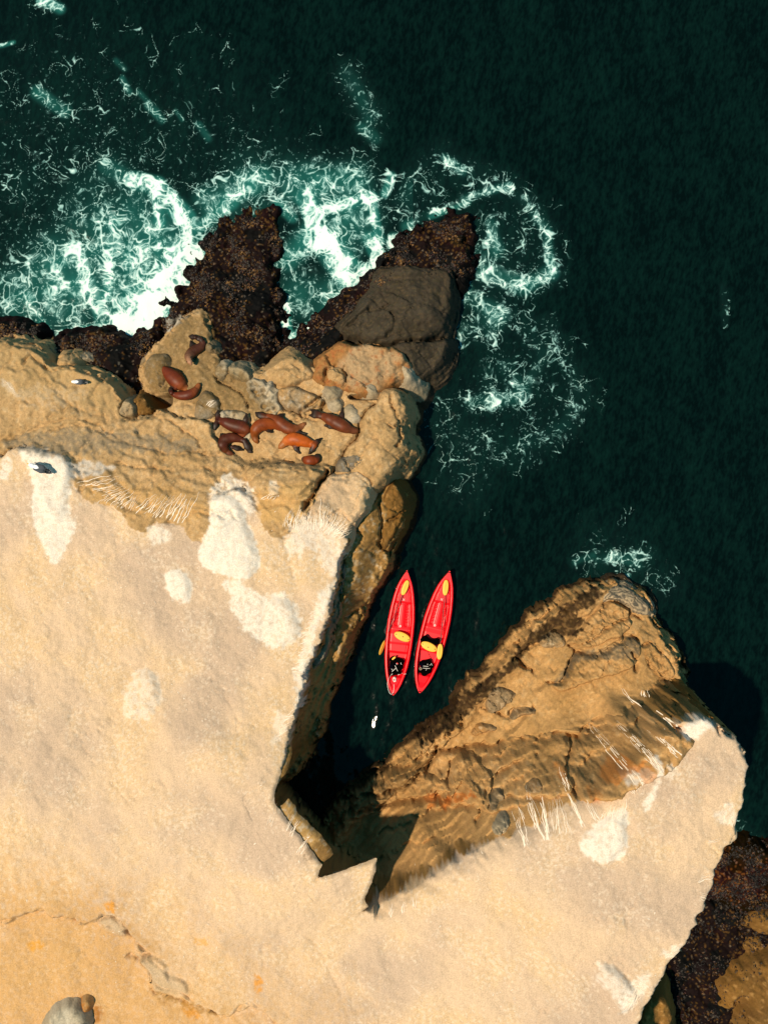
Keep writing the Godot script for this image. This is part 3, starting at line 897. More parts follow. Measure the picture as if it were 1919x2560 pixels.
func grooves() -> void:
	GV = Fld.new(Vector2(GX0, GZ0), Vector2(GX0 + (GNX - 1) * CELL, GZ0 + (GNZ - 1) * CELL), 0.03, 0.0)
	# promontory
	groove("B1", 2.8, 0.35, 0.09, [100,1335, 300,1300, 450,1250, 600,1210, 700,1187, 785,1182, 880,1165, 905,1150, 1000,1100, 1100,1068, 1230,1018, 1300,1035])
	groove("B1", 3.0, 0.5, 0.07, [785,1190, 770,1270, 745,1340, 758,1420])
	groove("B1", 2.0, 0.3, 0.08, [665,872, 740,852, 790,780, 838,690, 900,690, 950,700, 1010,660, 1080,620, 1150,578, 1200,605])
	groove("B1", 2.0, 0.3, 0.06, [1180,780, 1175,730, 1160,685])
	groove("B1", 1.2, 0.35, 0.08, [450,700, 500,745, 550,785])
	groove("B1", 1.2, 0.25, 0.06, [440,700, 520,660, 600,610])
	groove("B1", 1.3, 0.22, 0.06, [780,640, 860,610, 940,560, 1010,500, 1110,470, 1160,440])
	groove("B1", 1.2, 0.22, 0.06, [960,420, 1010,370, 1080,380, 1140,430, 1200,470])
	groove("B1", 1.7, 0.25, 0.06, [1210,640, 1260,620, 1300,650, 1330,680])
	groove("B1", 1.5, 0.22, 0.05, [260,1020, 300,1030, 420,1060, 440,1010, 560,995])
	groove("B1", 1.9, 0.18, 0.05, [1230,700, 1290,790, 1350,830, 1370,900, 1450,1010])
	groove("B2", 1.3, 0.35, 0.08, [530,690, 640,695, 760,648, 900,608, 1000,580, 1115,548])
	groove("B2", 1.0, 0.35, 0.08, [500,622, 620,572, 740,548, 880,492, 990,430, 1060,300])
	groove("B2", 0.9, 0.3, 0.07, [600,470, 700,440, 820,420, 880,380, 960,330])
	groove("B2", 2.0, 0.4, 0.06, [1150,425, 1130,500, 1100,600])
	groove("B2", 2.3, 0.35, 0.07, [1340,500, 1310,565, 1260,660])
	groove("B2", 2.6, 0.3, 0.08, [1000,400, 1100,385, 1180,375, 1330,380, 1450,350, 1550,300, 1658,280])
	groove("B2", 3.5, 0.25, 0.07, [900,790, 1000,760, 1120,720, 1250,680, 1400,620, 1500,590, 1658,560])
	groove("B2", 3.3, 0.22, 0.06, [700,900, 800,850, 900,800])
	groove("B2", 3.8, 0.2, 0.06, [690,1090, 780,1010, 900,930, 1050,860])
	groove("B2", 3.0, 0.25, 0.06, [1330,520, 1420,470, 1520,410, 1658,350])
	groove("B2", 3.2, 0.22, 0.05, [1300,600, 1400,560, 1500,500, 1600,440])
	groove("B3", 4.0, 0.22, 0.06, [480,440, 560,430, 680,380, 800,300, 900,240, 1000,170])
	groove("B3", 3.7, 0.2, 0.06, [500,300, 600,260, 700,200, 830,150, 930,90])
	# eroded crust at the plateau's lower left
	groove("B5", 4.0, 0.09, 0.06, [-60,660, 60,622, 130,600, 200,582, 260,612, 340,625, 380,650, 440,645])
	groove("B5", 4.0, 0.12, 0.07, [440,640, 470,610, 510,597, 560,622, 600,690, 650,750, 700,785])
	groove("B5", 4.0, 0.14, 0.08, [580,805, 640,815, 690,862, 695,960, 800,988, 900,1010, 1000,1037])
	groove("B5", 4.0, 0.08, 0.06, [700,900, 760,930, 810,935, 860,955, 890,980])
	groove("B5", 4.0, 0.10, 0.06, [1085,1035, 1110,1005, 1150,980, 1200,998, 1260,1050, 1400,1108, 1460,1150])
	groove("B5", 4.0, 0.06, 0.05, [690,800, 730,815, 770,850, 790,890])
	groove("B5", 4.0, 0.06, 0.05, [460,655, 490,640, 520,660])
	groove("B5", 4.0, 0.05, 0.05, [330,640, 370,630, 400,640])
	# bench and ledge
	groove("A3", 2.8, 0.10, 0.06, [0,900, 150,850, 280,790, 450,735, 600,745, 700,800, 800,860, 950,930, 1150,972, 1330,968, 1500,985])
	groove("A3", 2.7, 0.08, 0.05, [300,860, 420,800, 560,775, 650,820, 760,880, 900,900])
	groove("A3", 2.4, 0.12, 0.05, [950,700, 1100,720, 1200,760, 1350,880, 1390,930])
	groove("A3", 3.0, 0.10, 0.05, [800,1040, 950,1070, 1100,1080, 1250,1100, 1400,1080, 1560,1110])
	groove("A3", 2.3, 0.14, 0.05, [330,410, 420,380, 520,400, 640,430, 720,480])
	groove("A3", 2.2, 0.12, 0.05, [150,370, 200,290, 260,330, 330,400])
	groove("A4", 1.8, 0.2, 0.05, [405,420, 430,440, 490,470, 560,510, 590,560, 600,600])
	groove("A4", 2.1, 0.2, 0.05, [890,612, 950,570, 1010,520, 1030,560, 1000,600])
	groove("A4", 2.1, 0.2, 0.05, [1132,465, 1142,400, 1130,345])
	groove("A4", 2.1, 0.2, 0.05, [1015,410, 1040,365, 1075,355])
	groove("A4", 2.2, 0.14, 0.05, [640,650, 700,640, 790,690, 850,660, 910,640, 980,660])
	groove("A4", 2.3, 0.18, 0.05, [1385,530, 1405,600, 1425,660, 1440,690])
	groove("A4", 2.2, 0.25, 0.05, [1365,690, 1390,700, 1430,690, 1440,760, 1420,800])
	groove("A6", 1.6, 0.25, 0.06, [770,260, 792,400, 782,560, 835,610])
	groove("A6", 1.5, 0.2, 0.05, [838,392, 880,370, 935,340])
	groove("A6", 1.6, 0.2, 0.05, [540,1035, 600,1010, 650,985])
	groove("A6", 2.0, 0.2, 0.06, [535,650, 530,760, 510,900, 500,1020, 470,1110, 460,1230])
	groove("A6", 3.1, 0.5, 0.07, [440,75, 420,120, 360,190, 340,250, 300,310])
	groove("A2", 1.5, 0.15, 0.05, [600,1130, 700,1040, 760,990, 830,1000, 890,960])
	groove("A2", 1.5, 0.15, 0.05, [900,1010, 920,1080, 900,1150, 820,1190])
	groove("A2", 1.6, 0.3, 0.06, [640,1170, 740,1195, 850,1210, 950,1190, 1100,1178, 1220,1140])

func rocks() -> void:
	var mus := "dark mussel-covered shore rocks"
	var led := "boulders and slabs on the sea lion ledge"
	var strat := "weathered slabs on the right promontory"
	# low dark rocks in the surf
	rock("mussel_rock", "large dark mussel-covered rock between the two white surf pools", "rock", mus, "D", [345,725, 370,660, 410,590, 430,540, 470,485, 520,450, 575,440, 605,460, 612,520, 600,580, 598,640, 606,700, 615,745, 590,790, 540,812, 470,800, 455,740, 448,690, 425,665, 380,690],
		[420,600,.14, 480,500,.04, 570,460,.00, 600,600,.10, 540,590,.26, 480,640,.6, 440,650,.85, 520,700,.85, 480,760,1.1, 570,770,.9, 610,740,.25, 360,700,.35], {"slope": 1.4, "rnd": 0.3, "edge": 0.5, "rough": 0.14, "lump": 0.26, "style": 2})
	rock("mussel_rock", "low dark weedy rock at left frame edge below the surf", "rock", mus, "D", [-200,700, 0,697, 50,700, 80,712, 86,740, 78,765, 0,750, -200,750], [-200,720,.8, 0,720,.8, 70,740,.6], {"slope": 2.0, "edge": 0.15, "rough": 0.1, "lump": 0.15, "style": 2})
	rock("mussel_rock", "dark weedy shore rock strip under the tan bench with gull", "rock", mus, "D", [100,750, 150,724, 200,716, 250,718, 275,735, 330,700, 352,680, 350,735, 312,795, 303,835, 335,865, 345,905, 270,890, 240,830, 200,810, 150,805, 108,795], [120,770,.9, 200,740,.7, 240,790,1.2, 300,740,.5, 280,830,1.0, 300,880,.9, 340,700,.4], {"slope": 1.8, "rnd": 0.25, "edge": 0.2, "rough": 0.12, "lump": 0.2, "style": 2})
	rock("mussel_rock", "dark weedy rock wedge between right surf pool and charcoal slab", "rock", mus, "D", [618,746, 660,705, 720,660, 770,610, 815,582, 850,580, 820,640, 770,690, 750,735, 720,775, 650,800, 590,800], [620,745,.25, 700,700,.4, 780,615,.3, 780,670,.9, 720,730,1.0, 650,780,1.1], {"slope": 1.7, "rnd": 0.25, "edge": 0.18, "rough": 0.12, "lump": 0.16, "style": 2})
	rock("mussel_rock", "dark brown weedy point beyond the charcoal slab", "rock", mus, "D", [825,575, 850,545, 880,505, 920,482, 960,470, 1005,465, 1020,490, 1015,540, 1003,590, 985,610, 900,590, 850,590], [840,570,.3, 920,500,.25, 1000,490,.3, 980,570,.55, 900,570,.6], {"slope": 1.4, "rnd": 0.25, "edge": 0.45, "rough": 0.14, "lump": 0.26, "style": 2})
	rock("mussel_rock", "small dark round rock ringed by foam beside the right pool", "rock", mus, "A2", [830,680, 870,665, 895,690, 890,725, 850,730, 825,710], [860,700,.35], {"slope": 1.5, "rnd": 0.2, "edge": 0.08, "rough": 0.08, "style": 2})
	rock("mussel_rock", "brown weedy fringe along upper left of the right promontory", "rock", mus, "B1", [430,680, 500,600, 600,500, 700,420, 800,340, 880,285, 960,290, 990,330, 900,420, 840,500, 740,560, 600,620, 480,720, 380,800, 300,850], [450,680,.25, 700,440,.3, 900,310,.4, 850,450,.7, 600,570,.6, 360,800,.3], {"slope": 1.6, "rnd": 0.25, "edge": 0.2, "rough": 0.1, "lump": 0.16, "style": 2})
	rock("mussel_rock", "dark sunken boulder right of the banded tip", "rock", mus, "B1", [1260,450, 1320,445, 1350,500, 1360,600, 1330,660, 1290,600, 1250,520], [1310,520,.10, 1330,620,.08], {"slope": 1.2, "rnd": 0.3, "edge": 0.1, "rough": 0.04, "style": 2})
	rock("mussel_rock", "reddish dark weedy shelf at the right frame edge", "rock", mus, "C6", [1080,380, 1250,430, 1500,520, 1900,560, 1900,1150, 1300,1150, 1000,1050, 800,950, 800,500], [1100,500,.35, 1400,700,.5, 1800,800,.5, 1000,900,.5, 1300,1100,.4], {"slope": 1.4, "rnd": 0.3, "edge": 0.2, "rough": 0.1, "lump": 0.18, "style": 2, "tint": Color(1.5, 1.0, 0.9)})
	rock("mussel_rock", "dark rock floor under the lower right cliff edge", "rock", mus, "C6", [750,950, 1300,1080, 1900,1150, 1900,2900, -100,2900, -100,1700, 300,1300], [800,1100,.3, 1500,1300,.35, 1500,2600,.5, 300,2600,.6, 300,1800,.4], {"slope": 1.5, "rnd": 0.3, "edge": 0.2, "rough": 0.1, "lump": 0.25, "style": 2})
	rock("boulder", "large brown boulder in the lower right frame corner", "boulder", "brown rocks below the right cliff", "C6", [1000,1760, 1100,1720, 1250,1700, 1300,1620, 1418,1600, 1700,1600, 1800,2000, 1800,2800, 1150,2800, 1180,2300, 1250,2050, 1200,1950, 1050,2100, 990,1950], [1050,1800,.9, 1300,1700,1.1, 1600,1800,1.4, 1500,2300,1.5, 1250,2400,1.1], {"slope": 1.8, "rnd": 0.3, "edge": 0.15, "rough": 0.07, "lump": 0.1, "style": 7})
	rock("boulder", "rounded brown boulder at right edge above the corner boulder", "boulder", "brown rocks below the right cliff", "C6", [1290,1190, 1400,1140, 1560,1180, 1600,1330, 1450,1380, 1310,1300], [1430,1250,.85], {"slope": 1.5, "rnd": 0.35, "edge": 0.08, "rough": 0.05, "style": 7})
	rock("boulder", "small brown boulder above the corner boulder, left of the round one", "boulder", "brown rocks below the right cliff", "C6", [1180,1190, 1250,1160, 1280,1220, 1230,1270, 1170,1250], [1230,1210,.6], {"slope": 1.5, "rnd": 0.2, "edge": 0.08, "rough": 0.05, "style": 7})
	rock("boulder", "flat brown boulder between round boulder and corner boulder", "boulder", "brown rocks below the right cliff", "C6", [1200,1380, 1320,1360, 1420,1440, 1400,1540, 1260,1560, 1180,1470], [1300,1450,.65], {"slope": 1.5, "rnd": 0.25, "edge": 0.08, "rough": 0.06, "style": 7})
	rock("boulder", "tall tan rock at bottom frame edge beside the right cliff", "boulder", "brown rocks below the right cliff", "C6", [170,2030, 290,1962, 420,1958, 445,2040, 480,2212, 530,2700, 60,2700, 110,2250, 160,2150], [300,2000,2.0, 430,1980,1.8, 400,2200,1.9, 200,2300,2.1, 300,2600,2.2], {"slope": 3.0, "rnd": 0.25, "edge": 0.08, "rough": 0.06, "style": 7, "tint": Color(1.3, 1.3, 1.3)})
	# slabs at the upper point
	rock("charcoal_slab", "smooth charcoal slab with thin growth lines beside the surf", "rock slab", "", "A2", [810,775, 900,750, 1010,745, 1100,760, 1240,755, 1252,800, 1245,900, 1230,1000, 1220,1080, 1200,1130, 1130,1165, 1050,1170, 960,1185, 890,1215, 800,1200, 700,1190, 640,1150, 590,1130, 600,1080, 680,1010, 740,930, 800,860],
		[850,820,1.0, 1000,850,1.35, 1200,800,.95, 1100,1000,1.65, 950,1100,1.7, 1200,1100,1.25, 700,1120,1.4, 850,1180,1.55], {"slope": 2.6, "rnd": 0.3, "edge": 0.07, "rough": 0.05, "strata": 0.06, "style": 3})
	rock("charcoal_slab", "dark banded slab under the smooth charcoal slab's lower edge", "rock slab", "", "A2", [905,1205, 1000,1192, 1100,1192, 1200,1178, 1225,1200, 1215,1260, 1180,1320, 1120,1360, 1015,1412, 990,1300, 940,1260], [1000,1230,1.75, 1200,1210,1.3, 1100,1330,1.35, 1020,1390,1.5], {"slope": 2.4, "rnd": 0.25, "edge": 0.06, "rough": 0.04, "strata": 0.06, "style": 3})
	rock("orange_slab", "orange-stained rock slab next to the dark banded slab", "rock slab", "", "A2", [560,1230, 600,1195, 660,1220, 720,1210, 800,1212, 900,1240, 960,1260, 1000,1330, 1015,1400, 950,1425, 880,1440, 810,1470, 800,1510, 700,1505, 620,1500, 560,1480, 480,1440, 440,1400, 470,1290],
		[600,1230,1.8, 700,1300,2.0, 900,1300,2.0, 990,1390,1.75, 600,1450,1.9, 750,1470,2.1, 480,1400,1.8], {"slope": 3.0, "rnd": 0.22, "edge": 0.10, "rough": 0.09, "strata": 0.05, "style": 4})
	rock("tan_slab", "smooth tan slab along the water right of the sea lions", "rock slab", "", "A4", [1360,505, 1400,500, 1440,520, 1468,580, 1460,640, 1440,680, 1430,720, 1455,760, 1490,815, 1470,860, 1440,900, 1400,920, 1360,960, 1310,1020, 1270,1060, 1275,1000, 1200,965, 1130,975, 1070,975, 1100,930, 1130,880, 1150,820, 1220,760, 1220,680, 1250,640, 1300,580],
		[1400,540,2.2, 1300,680,2.35, 1420,700,2.1, 1460,830,1.9, 1350,850,2.5, 1200,850,2.6, 1300,990,2.7, 1100,950,2.6], {"slope": 3.2, "rnd": 0.25, "edge": 0.09, "rough": 0.05, "strata": 0.06, "style": 9})
	rock("cliff_block", "big sandstone block split from the plateau, fan of white streaks", "rock block", "", "A6", [440,112, 520,95, 620,85, 690,105, 730,140, 732,190, 705,260, 692,310, 640,370, 605,430, 565,560, 525,640, 300,720, 200,500, 300,310, 345,250, 385,190],
		[600,110,3.2, 720,170,3.0, 500,200,3.35, 600,400,3.6, 400,400,3.7, 300,600,3.72, 500,600,3.72], {"slope": 4.0, "rnd": 0.25, "edge": 0.05, "rough": 0.04, "strata": 0.06, "style": 0, "tint": Color(0.92, 0.88, 0.78)})
	rock("foot_slab", "long tan slab at the foot of the left cliff beside kayaks", "rock slab", "", "A6", [770,215, 800,170, 870,150, 905,180, 940,250, 935,350, 900,420, 860,500, 830,570, 820,640, 790,720, 750,820, 700,920, 640,1000, 600,1080, 560,1160, 530,1250, 500,1320, 440,1400, 380,1400, 330,1440, 420,1200, 480,1000, 530,650, 560,560, 620,400, 700,330, 740,270],
		[850,200,1.5, 920,300,1.25, 780,400,1.8, 700,350,2.0, 650,600,2.1, 760,650,1.3, 600,800,2.0, 700,900,.9, 550,1000,1.9, 480,1200,1.7, 420,1380,1.3, 540,620,2.5], {"slope": 3.4, "rnd": 0.2, "edge": 0.10, "rough": 0.05, "strata": 0.08, "style": 1})
	rock("foot_slab", "brown raised lip on the upper end of the long foot slab", "rock slab", "", "A6", [795,255, 830,200, 872,155, 900,185, 936,255, 930,345, 895,420, 858,495, 830,560, 800,595, 782,560, 788,400], [850,220,1.75, 920,300,1.5, 840,450,1.6, 800,570,1.45], {"slope": 3.0, "rnd": 0.12, "edge": 0.05, "rough": 0.03, "style": 7})
	rock("foot_slab", "narrow grey slab ledge below the left plateau rim", "rock slab", "", "A6", [480,800, 500,690, 525,650, 540,700, 530,780, 510,900, 505,1000, 470,1100, 450,1220, 400,1310, 340,1380, 320,1360, 350,1240, 375,1110, 420,980, 445,880], [510,700,3.1, 490,900,2.9, 430,1200,2.7, 350,1360,2.6], {"slope": 5.0, "rnd": 0.12, "edge": 0.05, "rough": 0.04, "strata": 0.05, "style": 5})
	# pieces on the promontory
	rock("banded_tip", "grey and cream banded rock tip of the right promontory", "rock", strat, "B1", [940,345, 1000,310, 1080,270, 1130,305, 1200,350, 1250,400, 1256,450, 1215,475, 1150,440, 1110,390, 1050,365, 990,375], [1080,290,.9, 1200,380,1.0, 1230,450,.9, 1000,345,1.05, 1120,380,1.15], {"slope": 2.2, "rnd": 0.25, "edge": 0.06, "rough": 0.04, "strata": 0.08, "style": 6})
	rock("ledge_slab", "grey-topped overlapping ledge across the right promontory", "rock slab", strat, "B1", [665,872, 740,852, 790,780, 835,690, 900,690, 950,700, 1000,665, 1080,620, 1150,578, 1205,612, 1212,680, 1180,740, 1100,780, 950,820, 850,850, 760,890, 700,895], [700,870,1.8, 850,740,1.9, 1000,720,2.1, 1180,650,2.1], {"rel": 0.16, "slope": 3.0, "rnd": 0.10, "edge": 0.05, "rough": 0.03, "style": 9, "tint": Color(0.98, 0.88, 0.74), "sunk": 0.1})
	rock("boulder", "grey-brown rounded boulder on upper left of right promontory", "boulder", strat, "B1", [585,605, 640,562, 700,552, 748,578, 757,630, 700,650, 620,650], [670,600,1.3], {"rel": 0.22, "slope": 2.0, "rnd": 0.25, "edge": 0.04, "rough": 0.04, "style": 5, "sunk": 0.15, "tint": Color(1.3, 1.15, 0.95)})
	rock("ledge_slab", "tan stepped slab behind the banded tip", "rock slab", strat, "B1", [900,480, 960,420, 1040,375, 1110,400, 1140,440, 1135,520, 1090,560, 980,600, 880,640, 780,640, 800,580, 880,520], [1000,450,1.5, 850,600,1.5], {"rel": 0.18, "slope": 3.0, "rnd": 0.10, "edge": 0.07, "rough": 0.04, "style": 9, "tint": Color(0.98, 0.88, 0.74), "sunk": 0.1})
	rock("ledge_slab", "small brown slab on the right flank of the promontory", "rock slab", strat, "B1", [1360,820, 1425,840, 1442,885, 1410,912, 1365,890], [1400,870,1.3], {"rel": 0.25, "slope": 2.5, "rnd": 0.1, "edge": 0.04, "rough": 0.04, "style": 7})
	rock("ledge_slab", "brown slab below the ledge's right end on promontory flank", "rock slab", strat, "B1", [1215,660, 1260,600, 1310,660, 1370,740, 1380,810, 1320,820, 1260,770, 1215,720], [1290,720,1.5], {"rel": 0.15, "slope": 2.5, "rnd": 0.1, "edge": 0.06, "rough": 0.04, "style": 9, "tint": Color(0.98, 0.88, 0.74)})
	rock("ledge_slab", "small dark lens-shaped slab on the smooth promontory slope", "rock slab", strat, "B1", [415,1060, 440,1010, 480,995, 560,995, 550,1015, 480,1030, 430,1065], [480,1015,1.4], {"rel": 0.12, "slope": 2.5, "rnd": 0.08, "edge": 0.03, "rough": 0.03, "style": 5, "tint": Color(1.2, 1.0, 0.78)})
	rock("ledge_slab", "grey-capped slab at left edge of the promontory slope", "rock slab", strat, "B1", [275,970, 300,900, 350,885, 420,895, 440,920, 400,960, 330,1030, 285,1020], [350,940,1.2], {"rel": 0.2, "slope": 2.5, "rnd": 0.14, "edge": 0.05, "rough": 0.04, "style": 5, "tint": Color(1.2, 1.0, 0.78)})
	rock("ledge_slab", "second grey-capped slab further down the promontory's left edge", "rock slab", strat, "B1", [190,1150, 240,1095, 300,1100, 330,1115, 260,1140, 210,1165], [260,1120,1.2], {"rel": 0.16, "slope": 2.5, "rnd": 0.1, "edge": 0.04, "rough": 0.03, "style": 5, "tint": Color(1.2, 1.0, 0.78)})
	rock("strata_block", "layered tan block left of the crack in promontory wall", "rock block", strat, "B1", [-20,1345, 120,1330, 200,1315, 300,1300, 450,1250, 600,1212, 700,1187, 785,1182, 770,1260, 745,1340, 752,1420, 600,1470, 300,1560, 0,1560], [300,1350,2.6, 700,1230,2.9, 100,1450,2.4, 600,1420,3.4], {"rel": 0.26, "slope": 3.0, "rnd": 0.12, "edge": 0.09, "rough": 0.05, "style": 9, "tint": Color(0.98, 0.88, 0.74)})
	rock("strata_block", "layered tan block right of the crack in promontory wall", "rock block", strat, "B1", [795,1250, 900,1165, 1000,1105, 1100,1072, 1230,1022, 1300,1040, 1340,1090, 1380,1120, 1250,1250, 1100,1330, 950,1430, 790,1470, 765,1420, 765,1350], [900,1250,3.0, 1250,1080,3.3, 900,1380,3.6], {"rel": 0.28, "slope": 3.0, "rnd": 0.12, "edge": 0.09, "rough": 0.05, "style": 9, "tint": Color(0.98, 0.88, 0.74)})
	rock("boulder", "angular tan block perched on the inlet's right wall", "boulder", strat, "B2", [1150,425, 1200,380, 1275,365, 1312,405, 1358,430, 1340,500, 1312,565, 1245,505, 1190,480, 1160,520, 1110,590, 1085,605, 1130,500], [1250,420,2.2, 1100,580,2.0], {"rel": 0.28, "slope": 4.0, "rnd": 0.08, "edge": 0.03, "rough": 0.04, "style": 9, "tint": Color(0.98, 0.88, 0.74), "soft": false})
	rock("ledge_slab", "long thin slab low on the inlet's right wall", "rock slab", strat, "B2", [860,352, 900,310, 950,265, 1010,245, 1022,262, 965,320, 885,362], [950,300,1.1], {"rel": 0.16, "slope": 3.0, "rnd": 0.06, "edge": 0.03, "rough": 0.03, "style": 9, "tint": Color(0.98, 0.88, 0.74)})
	rock("ledge_slab", "brown ridge slab running along the dark inlet wall", "rock slab", strat, "B2", [530,665, 620,585, 760,572, 850,525, 950,492, 1125,512, 1110,545, 900,605, 760,642, 640,690, 560,695], [600,640,.8, 850,560,1.5, 1100,530,2.0], {"rel": 0.26, "slope": 3.0, "rnd": 0.1, "edge": 0.08, "rough": 0.05, "style": 9, "tint": Color(0.98, 0.88, 0.74)})
	rock("ledge_slab", "upper brown ridge slab on the dark inlet wall by water", "rock slab", strat, "B2", [500,590, 600,520, 720,500, 860,440, 960,410, 980,440, 880,490, 740,545, 620,570, 540,620], [600,550,.7, 850,470,1.1], {"rel": 0.2, "slope": 3.0, "rnd": 0.1, "edge": 0.08, "rough": 0.05, "style": 9, "tint": Color(0.98, 0.88, 0.74)})
	rock("boulder", "small tan nub on the promontory rim near the inlet", "boulder", strat, "B3", [45,790, 100,735, 132,730, 130,775, 85,810, 55,810], [90,770,4.5], {"rel": 0.16, "slope": 2.5, "rnd": 0.1, "edge": 0.03, "rough": 0.03, "style": 8})
	rock("boulder", "rust-edged stone set in the promontory's upper face", "boulder", strat, "B3", [235,550, 275,505, 305,500, 320,520, 290,555, 245,565], [275,530,3.9], {"rel": 0.12, "slope": 2.5, "rnd": 0.08, "edge": 0.03, "rough": 0.03, "style": 5, "tint": Color(1.2, 1.0, 0.78)})
	rock("boulder", "dark grey stone lodged in a hollow on promontory face", "boulder", strat, "B3", [20,620, 50,575, 80,562, 105,590, 60,610, 25,640], [60,600,3.4], {"rel": 0.14, "slope": 2.5, "rnd": 0.08, "edge": 0.03, "rough": 0.03, "style": 5, "tint": Color(1.2, 1.0, 0.78)})
	rock("boulder", "small pale knob at the plateau's far right edge", "boulder", strat, "B3", [1440,770, 1470,755, 1486,800, 1480,835, 1430,865, 1400,870, 1410,820], [1450,810,5.0], {"slope": 5.0, "rnd": 0.15, "edge": 0.02, "rough": 0.02, "style": 0})
	# stones on the ledge
	rock("boulder", "grey boulder with white streaks under the curled sea lion pair", "boulder", led, "A4", [340,512, 380,510, 415,550, 432,600, 405,645, 330,662, 295,640, 300,580], [350,580,2.15], {"slope": 2.2, "rnd": 0.22, "edge": 0.03, "rough": 0.03, "style": 5})
	rock("boulder", "row of pale flat stones above the two dark sea lions", "boulder", led, "A4", [432,612, 540,605, 600,640, 605,690, 520,680, 440,655], [500,640,2.15], {"slope": 2.5, "rnd": 0.12, "edge": 0.05, "rough": 0.04, "pits": 0.05, "style": 8})
	rock("boulder", "pale stone touching the dark sea lion's chest", "boulder", led, "A4", [588,692, 615,715, 608,770, 570,775, 572,720], [592,735,2.25], {"slope": 2.5, "rnd": 0.1, "edge": 0.03, "rough": 0.03, "style": 8})
	rock("boulder", "largest pale round boulder behind the rightmost sea lion", "boulder", led, "A4", [1165,570, 1218,605, 1225,655, 1185,695, 1140,685, 1115,640, 1125,590], [1170,630,2.45], {"slope": 1.8, "rnd": 0.25, "edge": 0.02, "rough": 0.03, "style": 8})
	rock("boulder", "medium pale boulder left of the largest pale round boulder", "boulder", led, "A4", [1038,565, 1075,540, 1115,555, 1115,600, 1075,615, 1042,595], [1078,575,2.35], {"slope": 1.8, "rnd": 0.18, "edge": 0.02, "rough": 0.03, "style": 8})
	rock("boulder", "lumpy pale boulder above the medium pale boulder", "boulder", led, "A4", [1010,515, 1055,475, 1105,488, 1102,522, 1052,548, 1014,540], [1060,512,2.35], {"slope": 1.8, "rnd": 0.15, "edge": 0.04, "rough": 0.05, "pits": 0.06, "style": 8})
	rock("boulder", "pale round stone at lower right of the orange slab", "boulder", led, "A4", [1270,453, 1302,470, 1306,512, 1280,526, 1243,500, 1245,465], [1275,490,2.25], {"slope": 1.8, "rnd": 0.15, "edge": 0.02, "rough": 0.02, "style": 8})
	rock("boulder", "squarish grey boulder lying on the smooth tan slab", "boulder", led, "A4", [1085,905, 1160,850, 1212,852, 1240,882, 1210,930, 1172,962, 1090,955], [1160,905,2.85], {"slope": 3.0, "rnd": 0.12, "edge": 0.03, "rough": 0.05, "style": 5, "tint": Color(0.75, 0.8, 0.9)})
	rock("boulder", "peaked tan boulder right of the dark mussel rock", "boulder", led, "A4", [690,392, 760,342, 830,308, 880,330, 962,400, 940,432, 862,452, 782,482, 700,442, 650,412], [830,322,1.9, 820,400,2.2, 940,410,1.8, 700,410,1.7, 780,470,1.9], {"slope": 2.5, "rnd": 0.12, "edge": 0.04, "rough": 0.04, "style": 9})
	rock("boulder", "honeycombed pale rock in the middle of the ledge", "boulder", led, "A4", [580,445, 640,430, 720,452, 752,492, 752,560, 782,602, 750,645, 680,625, 620,565, 590,505], [640,460,1.95, 700,520,2.15, 740,610,2.2], {"slope": 2.2, "rnd": 0.15, "edge": 0.06, "rough": 0.07, "pits": 0.16, "style": 8})
	rock("boulder", "flat grey-tan slab right of the honeycombed rock", "boulder", led, "A4", [770,492, 850,480, 940,520, 1012,540, 1000,585, 920,605, 860,605, 800,592, 760,540], [850,530,2.1, 980,560,2.1], {"slope": 2.5, "rnd": 0.12, "edge": 0.05, "rough": 0.04, "style": 5, "tint": Color(1.25, 1.2, 1.15)})
	rock("boulder", "small pale stone at left end of the ledge's upper rocks", "boulder", led, "A4", [410,382, 445,350, 482,362, 472,420, 440,442, 414,420], [446,395,1.85], {"slope": 2.2, "rnd": 0.12, "edge": 0.03, "rough": 0.05, "pits": 0.05, "style": 8})
	rock("boulder", "pitted tan stone beside the small pale end stone", "boulder", led, "A4", [490,362, 560,370, 612,410, 605,445, 545,440, 492,405], [540,400,1.9], {"slope": 2.2, "rnd": 0.14, "edge": 0.04, "rough": 0.06, "pits": 0.08, "style": 8, "tint": Color(0.85, 0.82, 0.75)})
	rock("boulder", "rounded tan stone resting on the orange slab", "boulder", led, "A4", [1040,362, 1095,360, 1135,400, 1130,450, 1060,452, 1030,412], [1085,405,2.1], {"slope": 2.0, "rnd": 0.18, "edge": 0.03, "rough": 0.04, "style": 9})
	rock("boulder", "barnacled white-grey stone on the orange slab's right tip", "boulder", led, "A4", [1432,350, 1455,345, 1490,385, 1500,425, 1470,435, 1440,390], [1465,390,1.95], {"slope": 2.0, "rnd": 0.12, "edge": 0.04, "rough": 0.05, "style": 8})
	rock("boulder", "big brown-grey boulder left of the largest sea lion", "boulder", led, "A4", [10,332, 60,292, 130,288, 160,330, 150,400, 142,480, 100,512, 40,482, 8,400], [80,380,1.75], {"slope": 2.0, "rnd": 0.3, "edge": 0.04, "rough": 0.05, "style": 5})
	rock("boulder", "small grey stone right of the sea lion with raised head", "boulder", led, "A4", [358,238, 395,235, 412,268, 392,288, 360,272], [385,260,1.6], {"slope": 2.0, "rnd": 0.1, "edge": 0.02, "rough": 0.03, "style": 5})
	rock("boulder", "pale square block at the right end of the gull's bench", "boulder", led, "A3", [808,695, 830,640, 862,602, 912,632, 922,712, 842,718], [865,665,2.25], {"slope": 3.0, "rnd": 0.1, "edge": 0.04, "rough": 0.04, "style": 8, "tint": Color(0.8, 0.72, 0.62)})
